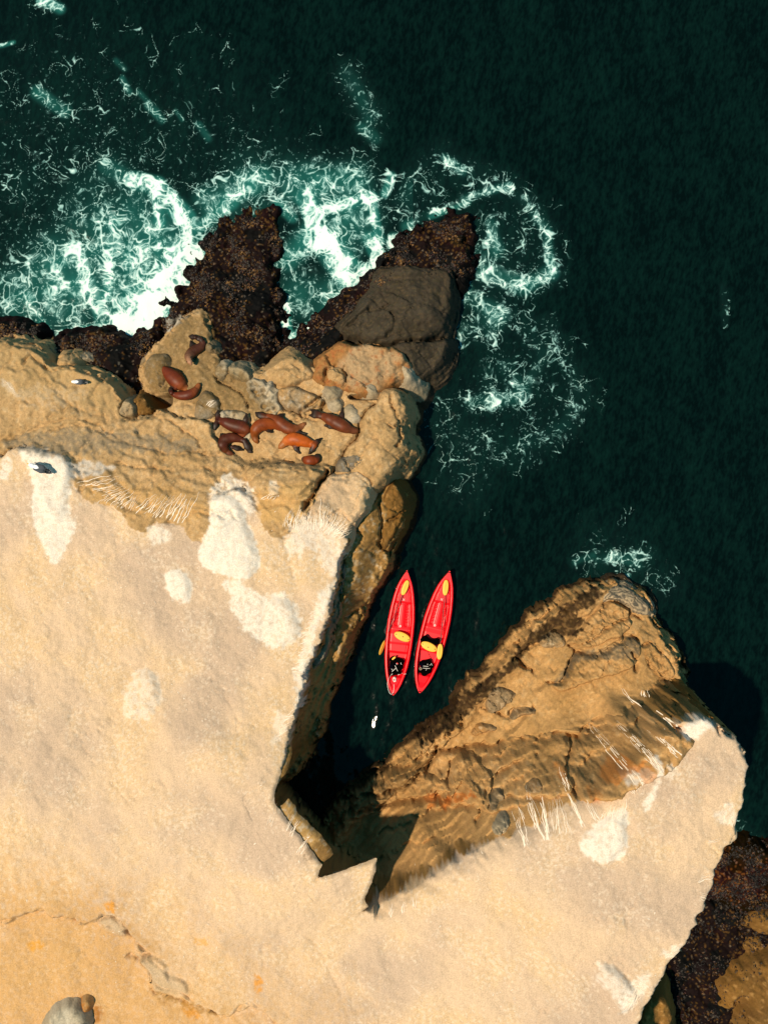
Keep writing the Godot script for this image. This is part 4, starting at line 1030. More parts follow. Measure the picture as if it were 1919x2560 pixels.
	rock("boulder", "dark broken block beside the black pit", "boulder", led, "A3", [915,605, 970,560, 1022,622, 1060,692, 1000,722, 932,702], [970,650,1.9], {"slope": 3.0, "rnd": 0.08, "edge": 0.05, "rough": 0.08, "style": 7})
	rock("boulder", "grey barnacled boulder on the shore left of the weedy strip", "boulder", led, "A3", [240,252, 290,235, 350,262, 372,302, 330,322, 262,292], [305,275,1.3], {"slope": 2.0, "rnd": 0.2, "edge": 0.04, "rough": 0.06, "style": 5})
	rock("boulder", "pale barnacled shore boulder above the gull", "boulder", led, "A3", [478,295, 555,282, 622,300, 625,335, 525,338], [550,310,1.35], {"slope": 2.0, "rnd": 0.18, "edge": 0.05, "rough": 0.08, "style": 8, "tint": Color(0.7, 0.72, 0.75)})
	rock("boulder", "brown rounded boulder between the two barnacled shore boulders", "boulder", led, "A3", [365,330, 420,295, 470,310, 500,350, 440,390, 380,380], [430,345,1.9], {"slope": 2.0, "rnd": 0.25, "edge": 0.05, "rough": 0.05, "style": 9})
	rock("boulder", "smooth domed tan rock beneath the bright orange sea lion", "boulder", led, "A4", [780,800, 900,770, 1000,720, 1110,725, 1130,780, 1110,850, 1060,880, 1000,905, 900,900, 800,880], [950,830,2.4, 1080,780,2.45], {"slope": 1.6, "rnd": 0.4, "edge": 0.05, "rough": 0.04, "style": 9})
	rock("boulder", "grey-white boulder at bottom edge among rust stains", "boulder", "", "B5", [195,1130, 240,1062, 290,1030, 350,1035, 385,1075, 398,1130, 400,1220, 190,1220], [300,1060,4.1, 300,1200,4.15], {"slope": 2.5, "rnd": 0.25, "edge": 0.03, "rough": 0.04, "style": 8, "bare": true, "tint": Color(1.15, 1.25, 1.4)})
	rock("boulder", "little pale stone touching the grey-white bottom boulder", "boulder", "", "B5", [375,1010, 395,1000, 414,1018, 400,1050, 385,1050], [395,1025,3.95], {"slope": 2.5, "rnd": 0.06, "edge": 0.02, "rough": 0.03, "style": 8})
	var sl := overhang("rim_slab", "B2", [100,575, 130,590, 180,546, 215,580, 230,620, 270,660, 330,710, 380,760, 420,810, 440,850, 420,875, 375,900, 320,860, 250,790, 170,700, 110,630], 4.1, 0.35, 0.16, Color(1.15, 1.2, 1.3), 1)
	tag(sl, "tilted slab jutting from the plateau rim at the inlet head", "rock slab")
	sl = overhang("rim_slab", "B2", [140,240, 168,240, 190,262, 196,300, 185,350, 165,395, 130,450, 100,495, 70,480, 60,400, 80,300], 4.0, 0.45, 0.14, Color(1.15, 1.2, 1.3), 1)
	tag(sl, "smooth pale bulge under the plateau rim left of the inlet", "rock slab")
	var ov := overhang("plateau_rim", "D", [585,1630, 615,1640, 604,1680, 597,1705, 599,1722, 625,1755, 650,1785, 680,1820, 698,1845, 688,1876, 720,1862, 760,1850, 798,1835, 813,1832, 812,1860, 800,1890, 788,1925, 796,1942, 778,1962, 790,1985, 760,1995, 700,1985, 640,1960, 590,1890, 540,1810, 510,1730, 550,1675], 4.3, 0.7)
	tag(ov, "", "", "", "structure")

# ------------------------------------------------------------------ water
const WX := 15.0
const WZ := 18.5
const TW := 1660
const TH := 2048
var foam: Fld
var N_f1 := cells(41, 1.5, FastNoiseLite.RETURN_DISTANCE2_SUB, 0.16, 1.0)
var N_f2 := cells(42, 4.2, FastNoiseLite.RETURN_DISTANCE2_SUB, 0.06, 2.6)
var N_f3 := noise(43, 2.2, 4)
var N_fc := noise(47, 1.5, 2)
var N_fg := noise(48, 0.9, 2)
var N_f4 := noise(44, 0.8, 3)
var N_wv := noise(45, 0.5, 4)
var N_w2 := noise(46, 1.9, 4)
var bands: Array = []
var rbands: Array = []

func foam_map() -> void:
	foam = Fld.new(Vector2(-WX, -WZ), Vector2(WX, WZ), 0.06, 0.0)
	var st := [ # x1, y1, x2, y2, reach, strength (sketch frame D)
		290,390,340,400,25,.85, 340,410,400,470,30,.95, 400,470,415,540,25,.9, 408,560,335,655,62,1.25, 330,660,275,700,66,1.3, 370,600,300,700,80,.75, 270,700,235,722,26,1.05, 250,480,240,560,15,.75, 340,400,345,480,18,.85, 280,560,340,530,26,.75, 240,560,230,640,13,.75, 160,540,205,640,26,.8, 205,640,215,690,18,.75,
		300,560,300,560,150,.56, 150,620,150,620,115,.52, 50,650,50,650,100,.45, 130,300,130,300,260,.20, 420,330,420,330,200,.16, 60,560,60,560,90,.26, 90,700,60,640,16,.65, 95,712,90,725,22,.85, 130,722,240,700,12,.85, 250,400,250,400,110,.26, 450,430,560,390,42,.52, 430,490,500,440,26,.62, 490,440,540,400,18,.72, 480,500,560,450,40,.35, 200,480,120,520,60,.30,
		640,400,760,390,60,.5, 660,430,700,520,28,1.05, 700,450,800,430,22,.85, 700,520,760,600,42,1.1, 800,430,820,520,16,.85, 800,520,828,580,22,1.25, 760,600,820,588,30,.95, 630,470,600,440,20,.65, 620,560,680,500,36,.55, 612,660,622,738,16,1.2, 622,738,700,690,18,.95, 700,690,780,600,30,.65, 650,640,650,640,65,.5, 720,640,720,640,55,.5, 740,480,740,480,100,.55, 830,420,845,380,16,.6,
		850,520,870,560,25,.85, 880,490,930,460,20,.5, 930,468,1010,438,11,1.0, 1000,430,1100,400,18,.72, 1060,480,1070,540,28,.62, 1070,540,1020,560,32,.55, 1130,430,1180,500,20,.58, 1180,500,1190,590,22,.72, 1190,590,1130,620,36,.72, 1130,620,1050,590,36,.78, 1000,560,1010,620,15,.85, 1010,640,1080,680,42,.62, 1080,680,1060,720,32,.52, 980,720,1040,700,36,.52, 960,340,1000,370,22,.62, 1000,370,1090,400,32,.42, 900,400,950,350,44,.34, 1080,540,1080,540,110,.34, 880,440,920,420,50,.32,
		1130,700,1170,760,30,.42, 1090,790,1130,850,30,.47, 1050,800,1060,860,25,.42, 1020,870,1120,860,26,.57, 1130,840,1170,780,22,.47, 1180,700,1240,820,22,.38, 1250,850,1220,920,30,.42, 1130,960,1200,930,30,.42, 1030,960,1130,970,44,.32, 920,880,1000,950,64,.27, 1000,1030,1000,1030,66,.25, 1120,840,1120,840,130,.24,
		1240,1215,1280,1200,16,.62, 1290,1210,1400,1200,20,.48, 1355,1245,1352,1250,13,.95, 1320,1200,1380,1225,16,.52, 1430,1260,1430,1260,44,.26, 1320,1215,1320,1215,90,.2,
		90,0,130,20,20,.72, 0,100,30,90,8,.62, 80,200,140,240,20,.5, 265,170,280,200,10,.5, 320,230,350,260,12,.45, 430,270,450,300,12,.42, 230,360,300,400,28,.44, 750,160,800,250,32,.36, 780,275,810,300,20,.42, 300,200,340,240,10,.4, 520,350,640,360,60,.27, 60,400,60,400,90,.24, 250,130,270,150,10,.4, 380,240,395,260,8,.4, 150,450,180,400,40,.28,
		1580,1780,1620,1830,26,.28, 1560,620,1565,700,8,.3]
	var n := st.size() / 6
	for k in n:
		var a := W("D", st[k * 6], st[k * 6 + 1], 0.0)
		var b := W("D", st[k * 6 + 2], st[k * 6 + 3], 0.0)
		var w: float = st[k * 6 + 5]
		var r: float = st[k * 6 + 4] * 1.15742 * S * (0.72 if w > 0.58 else 1.0)
		var R := r * 1.75
		var e := b - a
		var l2 := maxf(e.length_squared(), 1e-8)
		for j in range(maxi(0, int((minf(a.y, b.y) - R + WZ) / 0.06)), mini(foam.nz - 1, int((maxf(a.y, b.y) + R + WZ) / 0.06) + 1)):
			for i in range(maxi(0, int((minf(a.x, b.x) - R + WX) / 0.06)), mini(foam.nx - 1, int((maxf(a.x, b.x) + R + WX) / 0.06) + 1)):
				var p := Vector2(-WX + i * 0.06, -WZ + j * 0.06)
				var t := clampf((p - a).dot(e) / l2, 0.0, 1.0)
				var d := p.distance_to(a + e * t)
				var q := w * smoothstep(R, r * 0.1, d)
				var at := j * foam.nx + i
				foam.a[at] = maxf(foam.a[at], q) + minf(foam.a[at], q) * 0.22

func water_band(b: int) -> void:
	var rows := TH / 32
	var px := PackedByteArray(); px.resize(rows * TW * 3)
	var rx := PackedByteArray(); rx.resize(rows * TW)
	var o := 0
	var gm := 1.0 / 2.2
	for jj in rows:
		var j := b * rows + jj
		var z := -WZ + (j + 0.5) / TH * 2.0 * WZ
		for i in TW:
			var x := -WX + (i + 0.5) / TW * 2.0 * WX
			var r := 0.0001
			var g := 0.0027
			var bl := 0.0019
			var d0 := foam.s(x, z)
			var rough := 26
			var wsp := N_f4.get_noise_2d(x * 0.9, z * 0.35)
			var mm := maxf(0.25, 1.0 + 0.8 * wsp + 1.5 * N_w2.get_noise_2d(x * 2.1 + z * 0.3, z * 0.9) + 1.2 * N_w2.get_noise_2d(x * 5.0 + z, z * 2.4 + 40.0))  # sky reflections on the ripples, put into the water colour as mottling
			r *= mm; g *= mm; bl *= mm
			if d0 > 0.02:
				var wx := x + N_fg.get_noise_2d(x + 9.0, z) * 0.20 + N_fc.get_noise_2d(x * 1.6, z * 1.6) * 0.05
				var wz := z + N_fg.get_noise_2d(x + 50.0, z) * 0.20 + N_fc.get_noise_2d(x * 1.6 + 20.0, z * 1.6) * 0.05
				var d := foam.s(wx, wz) * (0.85 if x > 0.9 else 1.0) * (1.0 + 0.55 * N_f4.get_noise_2d(x * 2.0, z * 2.0))
				# aerated water under the foam
				var ae := smoothstep(0.22, 0.80, d0 * (0.62 if x > 0.9 else 1.0)) * 0.9 * (1.0 + 0.6 * N_f4.get_noise_2d(x * 1.1 + 5.0, z * 1.1)) + minf(d0, 0.3) * 0.16
				r = lerpf(r, 0.008, ae); g = lerpf(g, 0.10, ae); bl = lerpf(bl, 0.085, ae)
				var e1 := 1.0 + N_f1.get_noise_2d(wx, wz)   # 0 on the web's threads
				var e2 := 1.0 + N_f2.get_noise_2d(wx, wz)
				var f3 := N_f3.get_noise_2d(wx, wz)
				var f5 := N_f3.get_noise_2d(wx * 2.7 + 20.0, wz * 2.7)
				var f6 := N_fg.get_noise_2d(wx, wz)
				var c1 := absf(N_fc.get_noise_2d(wx, wz))
				var c2 := absf(N_fc.get_noise_2d(wx * 2.3 + 30.0, wz * 2.3))
				var gate := smoothstep(-0.08, 0.16, f6 * 0.9 + d * 1.2 - 0.45)
				var th := 0.02 + 0.13 * d * d
				var f := smoothstep(th * 1.2, th * 0.2, e1) * gate
				th = 0.015 + 0.12 * d * d
				f = maxf(f, smoothstep(th * 1.3, th * 0.2, c1) * gate)
				var g2 := smoothstep(0.0, 0.25, f3 * 0.8 + d - 0.50)
				th = 0.03 + 0.15 * d * d
				f = maxf(f, smoothstep(th, th * 0.4, c2) * g2 * 0.8)
				f = maxf(f, smoothstep(0.03 + 0.13 * d, 0.01, e2) * g2 * 0.7)
				f = maxf(f, smoothstep(1.10, 1.9, d + f3 * 1.0 + f5 * 0.6))
				f = maxf(f, smoothstep(0.42, 0.52, f5 + minf(d, 0.5) * 0.2 - 0.04) * smoothstep(0.10, 0.3, d) * 0.45)
				var mist := smoothstep(0.40, 1.3, d + f3 * 0.5 + f5 * 0.2) * 0.32
				f = clampf(f * (0.48 + 0.42 * minf(d, 1.0) + 0.45 * f5) + mist, 0.0, 1.0)
				r = lerpf(r, 0.62, f * f * 0.6 + f * 0.4); g = lerpf(g, 0.74, f); bl = lerpf(bl, 0.71, f)
				rough = int(lerpf(26.0, 220.0, minf(f * 2.0, 1.0)))
			px[o * 3] = int(pow(r, gm) * 255.0)
			px[o * 3 + 1] = int(pow(g, gm) * 255.0)
			px[o * 3 + 2] = int(pow(bl, gm) * 255.0)
			rx[o] = rough
			o += 1
	bands[b] = px
	rbands[b] = rx

func swell(x: float, z: float) -> float:
	return 0.09 * N_wv.get_noise_2d(x * 0.8 + z * 0.25, z * 0.45) + 0.024 * N_w2.get_noise_2d(x * 0.85, z * 0.5) + 0.007 * N_hi.get_noise_2d(x * 0.5, z * 0.35)

func water() -> void:
	foam_map()
	bands.resize(32); rbands.resize(32)
	var task := WorkerThreadPool.add_group_task(water_band, 32)
	WorkerThreadPool.wait_for_group_task_completion(task)
	var px := PackedByteArray()
	var rx := PackedByteArray()
	for b in 32:
		px.append_array(bands[b]); rx.append_array(rbands[b])
	bands.clear(); rbands.clear()
	stage("water picture")
	var M := StandardMaterial3D.new()
	M.albedo_texture = ImageTexture.create_from_image(Image.create_from_data(TW, TH, false, Image.FORMAT_RGB8, px))
	M.roughness = 1.0
	M.roughness_texture = ImageTexture.create_from_image(Image.create_from_data(TW, TH, false, Image.FORMAT_L8, rx))
	M.metallic_specular = 0.24
	M.texture_repeat = false
	var rip := noise(61, 0.035, 4)
	M.heightmap_enabled = true
	M.heightmap_texture = ImageTexture.create_from_image(rip.get_image(TW, TH, false, false, false))
	M.heightmap_scale = 1.3
	var c := 0.075
	var nx := int(2.0 * WX / c) + 1
	var nz := int(2.0 * WZ / c) + 1
	var v := PackedVector3Array()
	var n := PackedVector3Array()
	var uv := PackedVector2Array()
	var idx := PackedInt32Array()
	var hs := PackedFloat32Array(); hs.resize(nx * nz)
	for j in nz:
		for i in nx:
			hs[j * nx + i] = swell(-WX + i * c, -WZ + j * c)
	for j in nz:
		for i in nx:
			var k := j * nx + i
			v.append(Vector3(-WX + i * c, hs[k], -WZ + j * c))
			uv.append(Vector2(float(i) / (nx - 1), float(j) / (nz - 1)))
			var l := hs[k - 1] if i > 0 else hs[k]
			var r := hs[k + 1] if i < nx - 1 else hs[k]
			var u := hs[k - nx] if j > 0 else hs[k]
			var d := hs[k + nx] if j < nz - 1 else hs[k]
			n.append(Vector3(l - r, 2.0 * c, u - d).normalized())
			if i < nx - 1 and j < nz - 1:
				idx.append_array(PackedInt32Array([k, k + 1, k + nx, k + 1, k + nx + 1, k + nx]))
	var arr := []
	arr.resize(Mesh.ARRAY_MAX)
	arr[Mesh.ARRAY_VERTEX] = v
	arr[Mesh.ARRAY_NORMAL] = n
	arr[Mesh.ARRAY_TEX_UV] = uv
	arr[Mesh.ARRAY_INDEX] = idx
	var m := ArrayMesh.new()
	m.add_surface_from_arrays(Mesh.PRIMITIVE_TRIANGLES, arr)
	tag(part(m, "sea_water", M, self), "", "", "", "structure")
	# the open sea all round
	var st := SurfaceTool.new()
	st.begin(Mesh.PRIMITIVE_TRIANGLES)
	var F := 900.0
	for q in [[-F, -F, F, -WZ], [-F, WZ, F, F], [-F, -WZ, -WX, WZ], [WX, -WZ, F, WZ]]:
		for p in [[0, 1], [2, 1], [0, 3], [2, 1], [2, 3], [0, 3]]:
			st.set_normal(Vector3.UP)
			st.add_vertex(Vector3(q[p[0]], -0.03, q[p[1]]))
	var far_m: StandardMaterial3D = mat(0.0002, 0.0034, 0.0025, 0.13, 0.24).duplicate()
	far_m.uv1_triplanar = true
	far_m.uv1_world_triplanar = true
	far_m.uv1_scale = Vector3(0.11, 0.11, 0.11)
	far_m.heightmap_enabled = true
	far_m.heightmap_texture = noise_tex(noise(62, 0.02, 5), 512, 0.0, 1.0)
	far_m.heightmap_scale = 22.0
	tag(part(st.commit(), "sea_water", far_m, self), "", "", "", "structure")

# ------------------------------------------------------------------ mesh collector
class MB:
	var v := PackedVector3Array()
	var n := PackedVector3Array()
	var c := PackedColorArray()
	var idx := PackedInt32Array()
	func tube(pts: Array, radii: Array, sides := 8, flat := 1.0, col := Color.WHITE, caps := true) -> void:
		var base := v.size()
		var up := Vector3.UP
		for k in pts.size():
			var a: Vector3 = pts[maxi(k - 1, 0)]
			var b: Vector3 = pts[mini(k + 1, pts.size() - 1)]
			var t := (b - a).normalized()
			var side := t.cross(up)
			side = Vector3.RIGHT if side.length() < 0.01 else side.normalized()
			var nn := side.cross(t).normalized()
			for s in sides:
				var an := TAU * s / sides
				var dir := side * cos(an) + nn * sin(an) * flat
				v.append(pts[k] + dir * radii[k])
				n.append((side * cos(an) * flat + nn * sin(an)).normalized())
				c.append(col)
		for k in pts.size() - 1:
			for s in sides:
				var p := base + k * sides + s
				var q := base + k * sides + (s + 1) % sides
				idx.append_array(PackedInt32Array([p, q, p + sides, q, q + sides, p + sides]))
		if caps:
			for e: int in [0, pts.size() - 1]:
				var a: Vector3 = pts[e]
				var o: Vector3 = pts[1] if e == 0 else pts[e - 1]
				v.append(a); n.append((a - o).normalized()); c.append(col)
				for s in sides:
					var p := base + e * sides + s
					var q := base + e * sides + (s + 1) % sides
					idx.append_array(PackedInt32Array([v.size() - 1, p, q]))
	func ball(at: Vector3, r: Vector3, turn := 0.0, col := Color.WHITE, us := 12, vs := 7) -> void:
		var base := v.size()
		for j in vs + 1:
			var b := PI * j / vs
			for i in us:
				var a := TAU * i / us
				var d := Vector3(sin(b) * cos(a), cos(b), sin(b) * sin(a))
				v.append(at + (d * r).rotated(Vector3.UP, turn))
				n.append((d / r).normalized().rotated(Vector3.UP, turn))
				c.append(col)
		for j in vs:
			for i in us:
				var p := base + j * us + i
				var q := base + j * us + (i + 1) % us
				idx.append_array(PackedInt32Array([p, q, p + us, q, q + us, p + us]))
	func mesh() -> ArrayMesh:
		var arr := []
		arr.resize(Mesh.ARRAY_MAX)
		arr[Mesh.ARRAY_VERTEX] = v
		arr[Mesh.ARRAY_NORMAL] = n
		arr[Mesh.ARRAY_COLOR] = c
		arr[Mesh.ARRAY_INDEX] = idx
		var m := ArrayMesh.new()
		m.add_surface_from_arrays(Mesh.PRIMITIVE_TRIANGLES, arr)
		return m

# white streaks run down the rock: ribbons of dried crust following the surface
func streaks() -> void:
	var mb := MB.new()
	rng.seed = 501
	var fans := [ # frame, height, start line, end line, count, width
		["B4", 3.4, 385,430, 700,580, 600,385, 735,500, 26, 0.022], ["B4", 3.5, 700,585, 950,650, 800,480, 1040,470, 26, 0.024], ["B4", 3.5, 500,545, 700,590, 600,470, 760,490, 14, 0.014],
		["A6", 3.5, 150,440, 300,480, 190,290, 345,310, 18, 0.022], ["A6", 3.6, 385,480, 475,500, 385,235, 620,440, 34, 0.022], ["A6", 3.6, 470,470, 480,540, 560,330, 610,470, 14, 0.02], ["A6", 3.6, 290,470, 400,490, 310,330, 400,300, 16, 0.022],
		["A6", 3.8, 330,960, 290,1100, 420,930, 380,1060, 16, 0.02], ["A6", 3.8, 270,1120, 230,1330, 365,1080, 330,1290, 18, 0.02], ["A6", 3.8, 170,1640, 110,1790, 260,1590, 190,1760, 16, 0.018], ["A6", 3.9, 180,1340, 240,1420, 310,1320, 310,1430, 8, 0.024],
		["B3", 4.2, 225,870, 235,850, 145,670, 160,660, 3, 0.02], ["B3", 4.3, 215,725, 232,720, 185,660, 192,655, 3, 0.022], ["B3", 4.3, 290,770, 335,815, 240,590, 262,585, 5, 0.026], ["B3", 4.3, 325,800, 345,800, 318,565, 345,600, 6, 0.03],
		["B3", 4.1, 345,740, 430,770, 360,590, 420,560, 12, 0.014], ["B3", 4.2, 530,710, 555,725, 445,505, 465,520, 6, 0.026], ["B3", 3.9, 455,510, 475,520, 430,420, 465,415, 5, 0.02], ["B3", 4.3, 590,690, 650,680, 535,545, 575,545, 8, 0.02],
		["B3", 4.2, 810,440, 890,460, 690,240, 720,250, 5, 0.022], ["B3", 4.5, 940,370, 1000,380, 815,185, 850,190, 7, 0.026], ["B3", 4.8, 1080,320, 1125,300, 935,135, 965,145, 6, 0.026], ["B3", 4.9, 1120,185, 1160,180, 1020,95, 1040,105, 5, 0.026], ["B3", 4.6, 830,540, 900,470, 800,500, 870,420, 10, 0.022],
		["B3", 4.9, 650,700, 800,680, 690,620, 820,570, 16, 0.02], ["B3", 4.6, 470,780, 490,790, 410,560, 440,580, 4, 0.018],
		["B3", 5.2, 1220,1065, 1230,1080, 1355,1015, 1362,1040, 4, 0.018], ["B3", 5.2, 1235,1125, 1245,1160, 1325,1150, 1298,1188, 6, 0.02], ["B3", 5.2, 1030,1530, 1090,1540, 1130,1440, 1165,1490, 10, 0.02], ["B3", 5.2, 1295,830, 1300,850, 1395,810, 1395,835, 3, 0.02], ["B3", 5.1, 1390,730, 1460,760, 1380,650, 1470,680, 10, 0.02], ["B3", 5.2, 800,1850, 860,1840, 880,1680, 960,1660, 12, 0.022],
		["B2", 4.1, 60,690, 85,700, 100,580, 120,580, 6, 0.018], ["B2", 4.1, 162,722, 170,730, 205,625, 222,625, 4, 0.016], ["B2", 4.1, 185,745, 200,760, 240,655, 255,660, 5, 0.016], ["B2", 4.2, 215,860, 260,850, 300,740, 330,735, 8, 0.018],
		["B2", 4.5, 755,1265, 780,1265, 775,1185, 800,1190, 4, 0.022], ["B2", 4.5, 835,1250, 850,1250, 840,1180, 860,1170, 4, 0.022], ["B2", 4.6, 900,1235, 925,1225, 885,1140, 925,1150, 5, 0.022], ["B2", 4.7, 1560,880, 1590,890, 1530,700, 1560,660, 4, 0.024], ["B2", 4.7, 1630,780, 1658,790, 1590,590, 1640,600, 5, 0.024],
		["A4", 2.2, 360,580, 372,590, 415,545, 428,560, 4, 0.02], ["B1", 2.2, 1160,985, 1195,1000, 1060,870, 1090,870, 3, 0.022], ["B1", 2.2, 1180,930, 1260,940, 1200,890, 1270,880, 6, 0.03], ["A3", 2.6, 60,500, 130,590, 0,440, 60,500, 4, 0.02], ["A6", 3.5, 0,260, 80,270, 80,215, 140,225, 6, 0.02]]
	for f in fans:
		var n: int = f[10]
		for k in n:
			var t := (k + rng.randf_range(0.1, 0.9)) / n
			var a := W(f[0], lerpf(f[2], f[4], t), lerpf(f[3], f[5], t), LH(f[0], f[2], f[1]))
			var t2 := clampf(t + rng.randf_range(-0.06, 0.06), 0.0, 1.0)
			var b := W(f[0], lerpf(f[6], f[8], t2), lerpf(f[7], f[9], t2), LH(f[0], f[2], f[1]))
			a = a.lerp(b, rng.randf_range(0.0, 0.25))
			b = a.lerp(b, rng.randf_range(0.55, 1.05))
			ribbon(mb, a, b, f[11] * rng.randf_range(0.22, 0.8))
	# loose splashes on the plateau
	for k in 1100:
		var p := Vector2(rng.randf_range(-10.5, 8.5), rng.randf_range(-1.5, 13.5))
		var h := base_h(p.x, p.y)
		if h < 2.8 or N_col.get_noise_2d(p.x + 40.0, p.y) < 0.02:
			continue
		var b := p + Vector2.from_angle(rng.randf() * TAU) * rng.randf_range(0.02, 0.09)
		ribbon(mb, p, b, rng.randf_range(0.006, 0.022))
	var o := part(mb.mesh(), "guano_streaks", M_guano, self)
	tag(o, "white droppings streaked over the pale sandstone edges", "droppings", "", "stuff")

var M_guano: StandardMaterial3D

func ribbon(mb: MB, a: Vector2, b: Vector2, w: float) -> void:
	var l := a.distance_to(b)
	var n := maxi(3, int(l / 0.035))
	var n0 := float(n)
	var side := (b - a).normalized().orthogonal()
	var ph := rng.randf() * 50.0
	var bend := rng.randf_range(-0.06, 0.06) * l
	var base := mb.v.size()
	var last := base_h(a.x, a.y)
	for k in n:
		var tt := a.lerp(b, float(k + 1) / n)
		var hh := base_h(tt.x, tt.y)
		if absf(hh - last) > 0.32:
			n = k
			break
		last = hh
	if n < 2:
		return
	for k in n + 1:
		var t := float(k) / n0
		var p := a.lerp(b, t) + side * (sin(t * PI) * bend + N_fleck.get_noise_2d(ph + t * l * 0.6, 3.0) * 0.05)
		var ww := w * (1.0 - 0.75 * t) * (0.65 + 0.9 * absf(N_fleck.get_noise_2d(ph, t * l * 2.0 + 9.0))) * smoothstep(0.0, 0.08, t + 0.02)
		for s: float in [-1.0, 0.0, 1.0]:
			var q := p + side * s * ww
			mb.v.append(Vector3(q.x, base_h(q.x, q.y) + (0.016 if s == 0.0 else 0.009), q.y))
			mb.n.append(Vector3(side.x * s * 0.25, 1.0, side.y * s * 0.25).normalized())
			mb.c.append(Color.WHITE)
	for k in n:
		for s in 2:
			var p := base + k * 3 + s
			mb.idx.append_array(PackedInt32Array([p, p + 1, p + 3, p + 1, p + 4, p + 3]))

# ------------------------------------------------------------------ weed on the low rocks
func rockweed() -> void:
	var mb := MB.new()
	rng.seed = 77
	for k in 9:
		var a := TAU * k / 9.0 + rng.randf_range(-0.5, 0.5)
		var d := Vector3(cos(a), 0, sin(a))
		var s := Vector3(-d.z, 0, d.x)
		var base := mb.v.size()
		var l := rng.randf_range(0.5, 1.5)
		for q in 4:
			var t := q / 3.0
			var w := 0.13 * (0.5 + 1.2 * t * (1.25 - t))
			for e: float in [-1.0, 1.0]:
				mb.v.append(d * l * t + s * e * w + Vector3.UP * (0.55 * sin(t * 2.4) + 0.1))
				mb.n.append((Vector3.UP + d * 0.5 * (t - 0.3) + s * e * 0.2).normalized())
				mb.c.append(Color(1, 1, 1) * (0.8 + 0.4 * t))
		for q in 3:
			var p := base + q * 2
			mb.idx.append_array(PackedInt32Array([p, p + 2, p + 1, p + 1, p + 2, p + 3]))
	var tuft := mb.mesh()
	var regions := [["D", 345,445, 615,800, 3600], ["D", -10,695, 90,760, 380], ["D", 100,715, 350,900, 1500], ["D", 590,580, 850,800, 1800], ["D", 825,465, 1020,600, 1100], ["C6", 800,380, 1500,1150, 1400], ["C6", 500,1100, 1400,2300, 900]]
	var tr: Array[Transform3D] = []
	var cols: Array[Color] = []
	for r in regions:
		var n: int = r[5] * 3
		for k in n:
			var p := W(r[0], rng.randf_range(r[1], r[3]), rng.randf_range(r[2], r[4]), 0.5)
			var h := base_h(p.x, p.y)
			if h < 0.05 or h > 1.0 + N_col.get_noise_2d(p.x, p.y) * 0.4:
				continue
			if N_col.get_noise_2d(p.x * 1.6 + 7.0, p.y * 1.6) + rng.randf_range(-0.15, 0.15) < 0.0:
				continue
			var slope := absf(base_h(p.x + 0.06, p.y) - h) + absf(base_h(p.x, p.y + 0.06) - h)
			if slope > 0.14:
				continue
			var s := rng.randf_range(0.014, 0.036)
			tr.append(Transform3D(Basis.from_euler(Vector3(rng.randf_range(-0.4, 0.4), rng.randf() * TAU, rng.randf_range(-0.4, 0.4))).scaled(Vector3(s, s, s)), Vector3(p.x, h, p.y)))
			var q := rng.randf() * clampf(0.75 + 1.1 * N_col.get_noise_2d(p.x * 2.4 + 50.0, p.y * 2.4), 0.2, 1.1)
			if r[0] == "C6":
				q *= 0.82
			var c := Color(0.010, 0.006, 0.004)
			if q > 0.80: c = Color(0.16, 0.078, 0.015)
			elif q > 0.60: c = Color(0.10, 0.045, 0.010)
			elif q > 0.48: c = Color(0.045, 0.014, 0.010)
			cols.append(c * rng.randf_range(0.7, 1.3))
	var mm := MultiMesh.new()
	mm.transform_format = MultiMesh.TRANSFORM_3D
	mm.use_colors = true
	mm.mesh = tuft
	mm.instance_count = tr.size()
	for k in tr.size():
		mm.set_instance_transform(k, tr[k])
		mm.set_instance_color(k, cols[k])
	var o := MultiMeshInstance3D.new()
	o.multimesh = mm
	o.material_override = mat(1, 1, 1, 0.55, 0.4, true)
	o.name = numbered("rockweed")
	add_child(o)
	tag(o, "golden brown rockweed tufts growing over the dark shore rocks", "seaweed", "", "stuff")

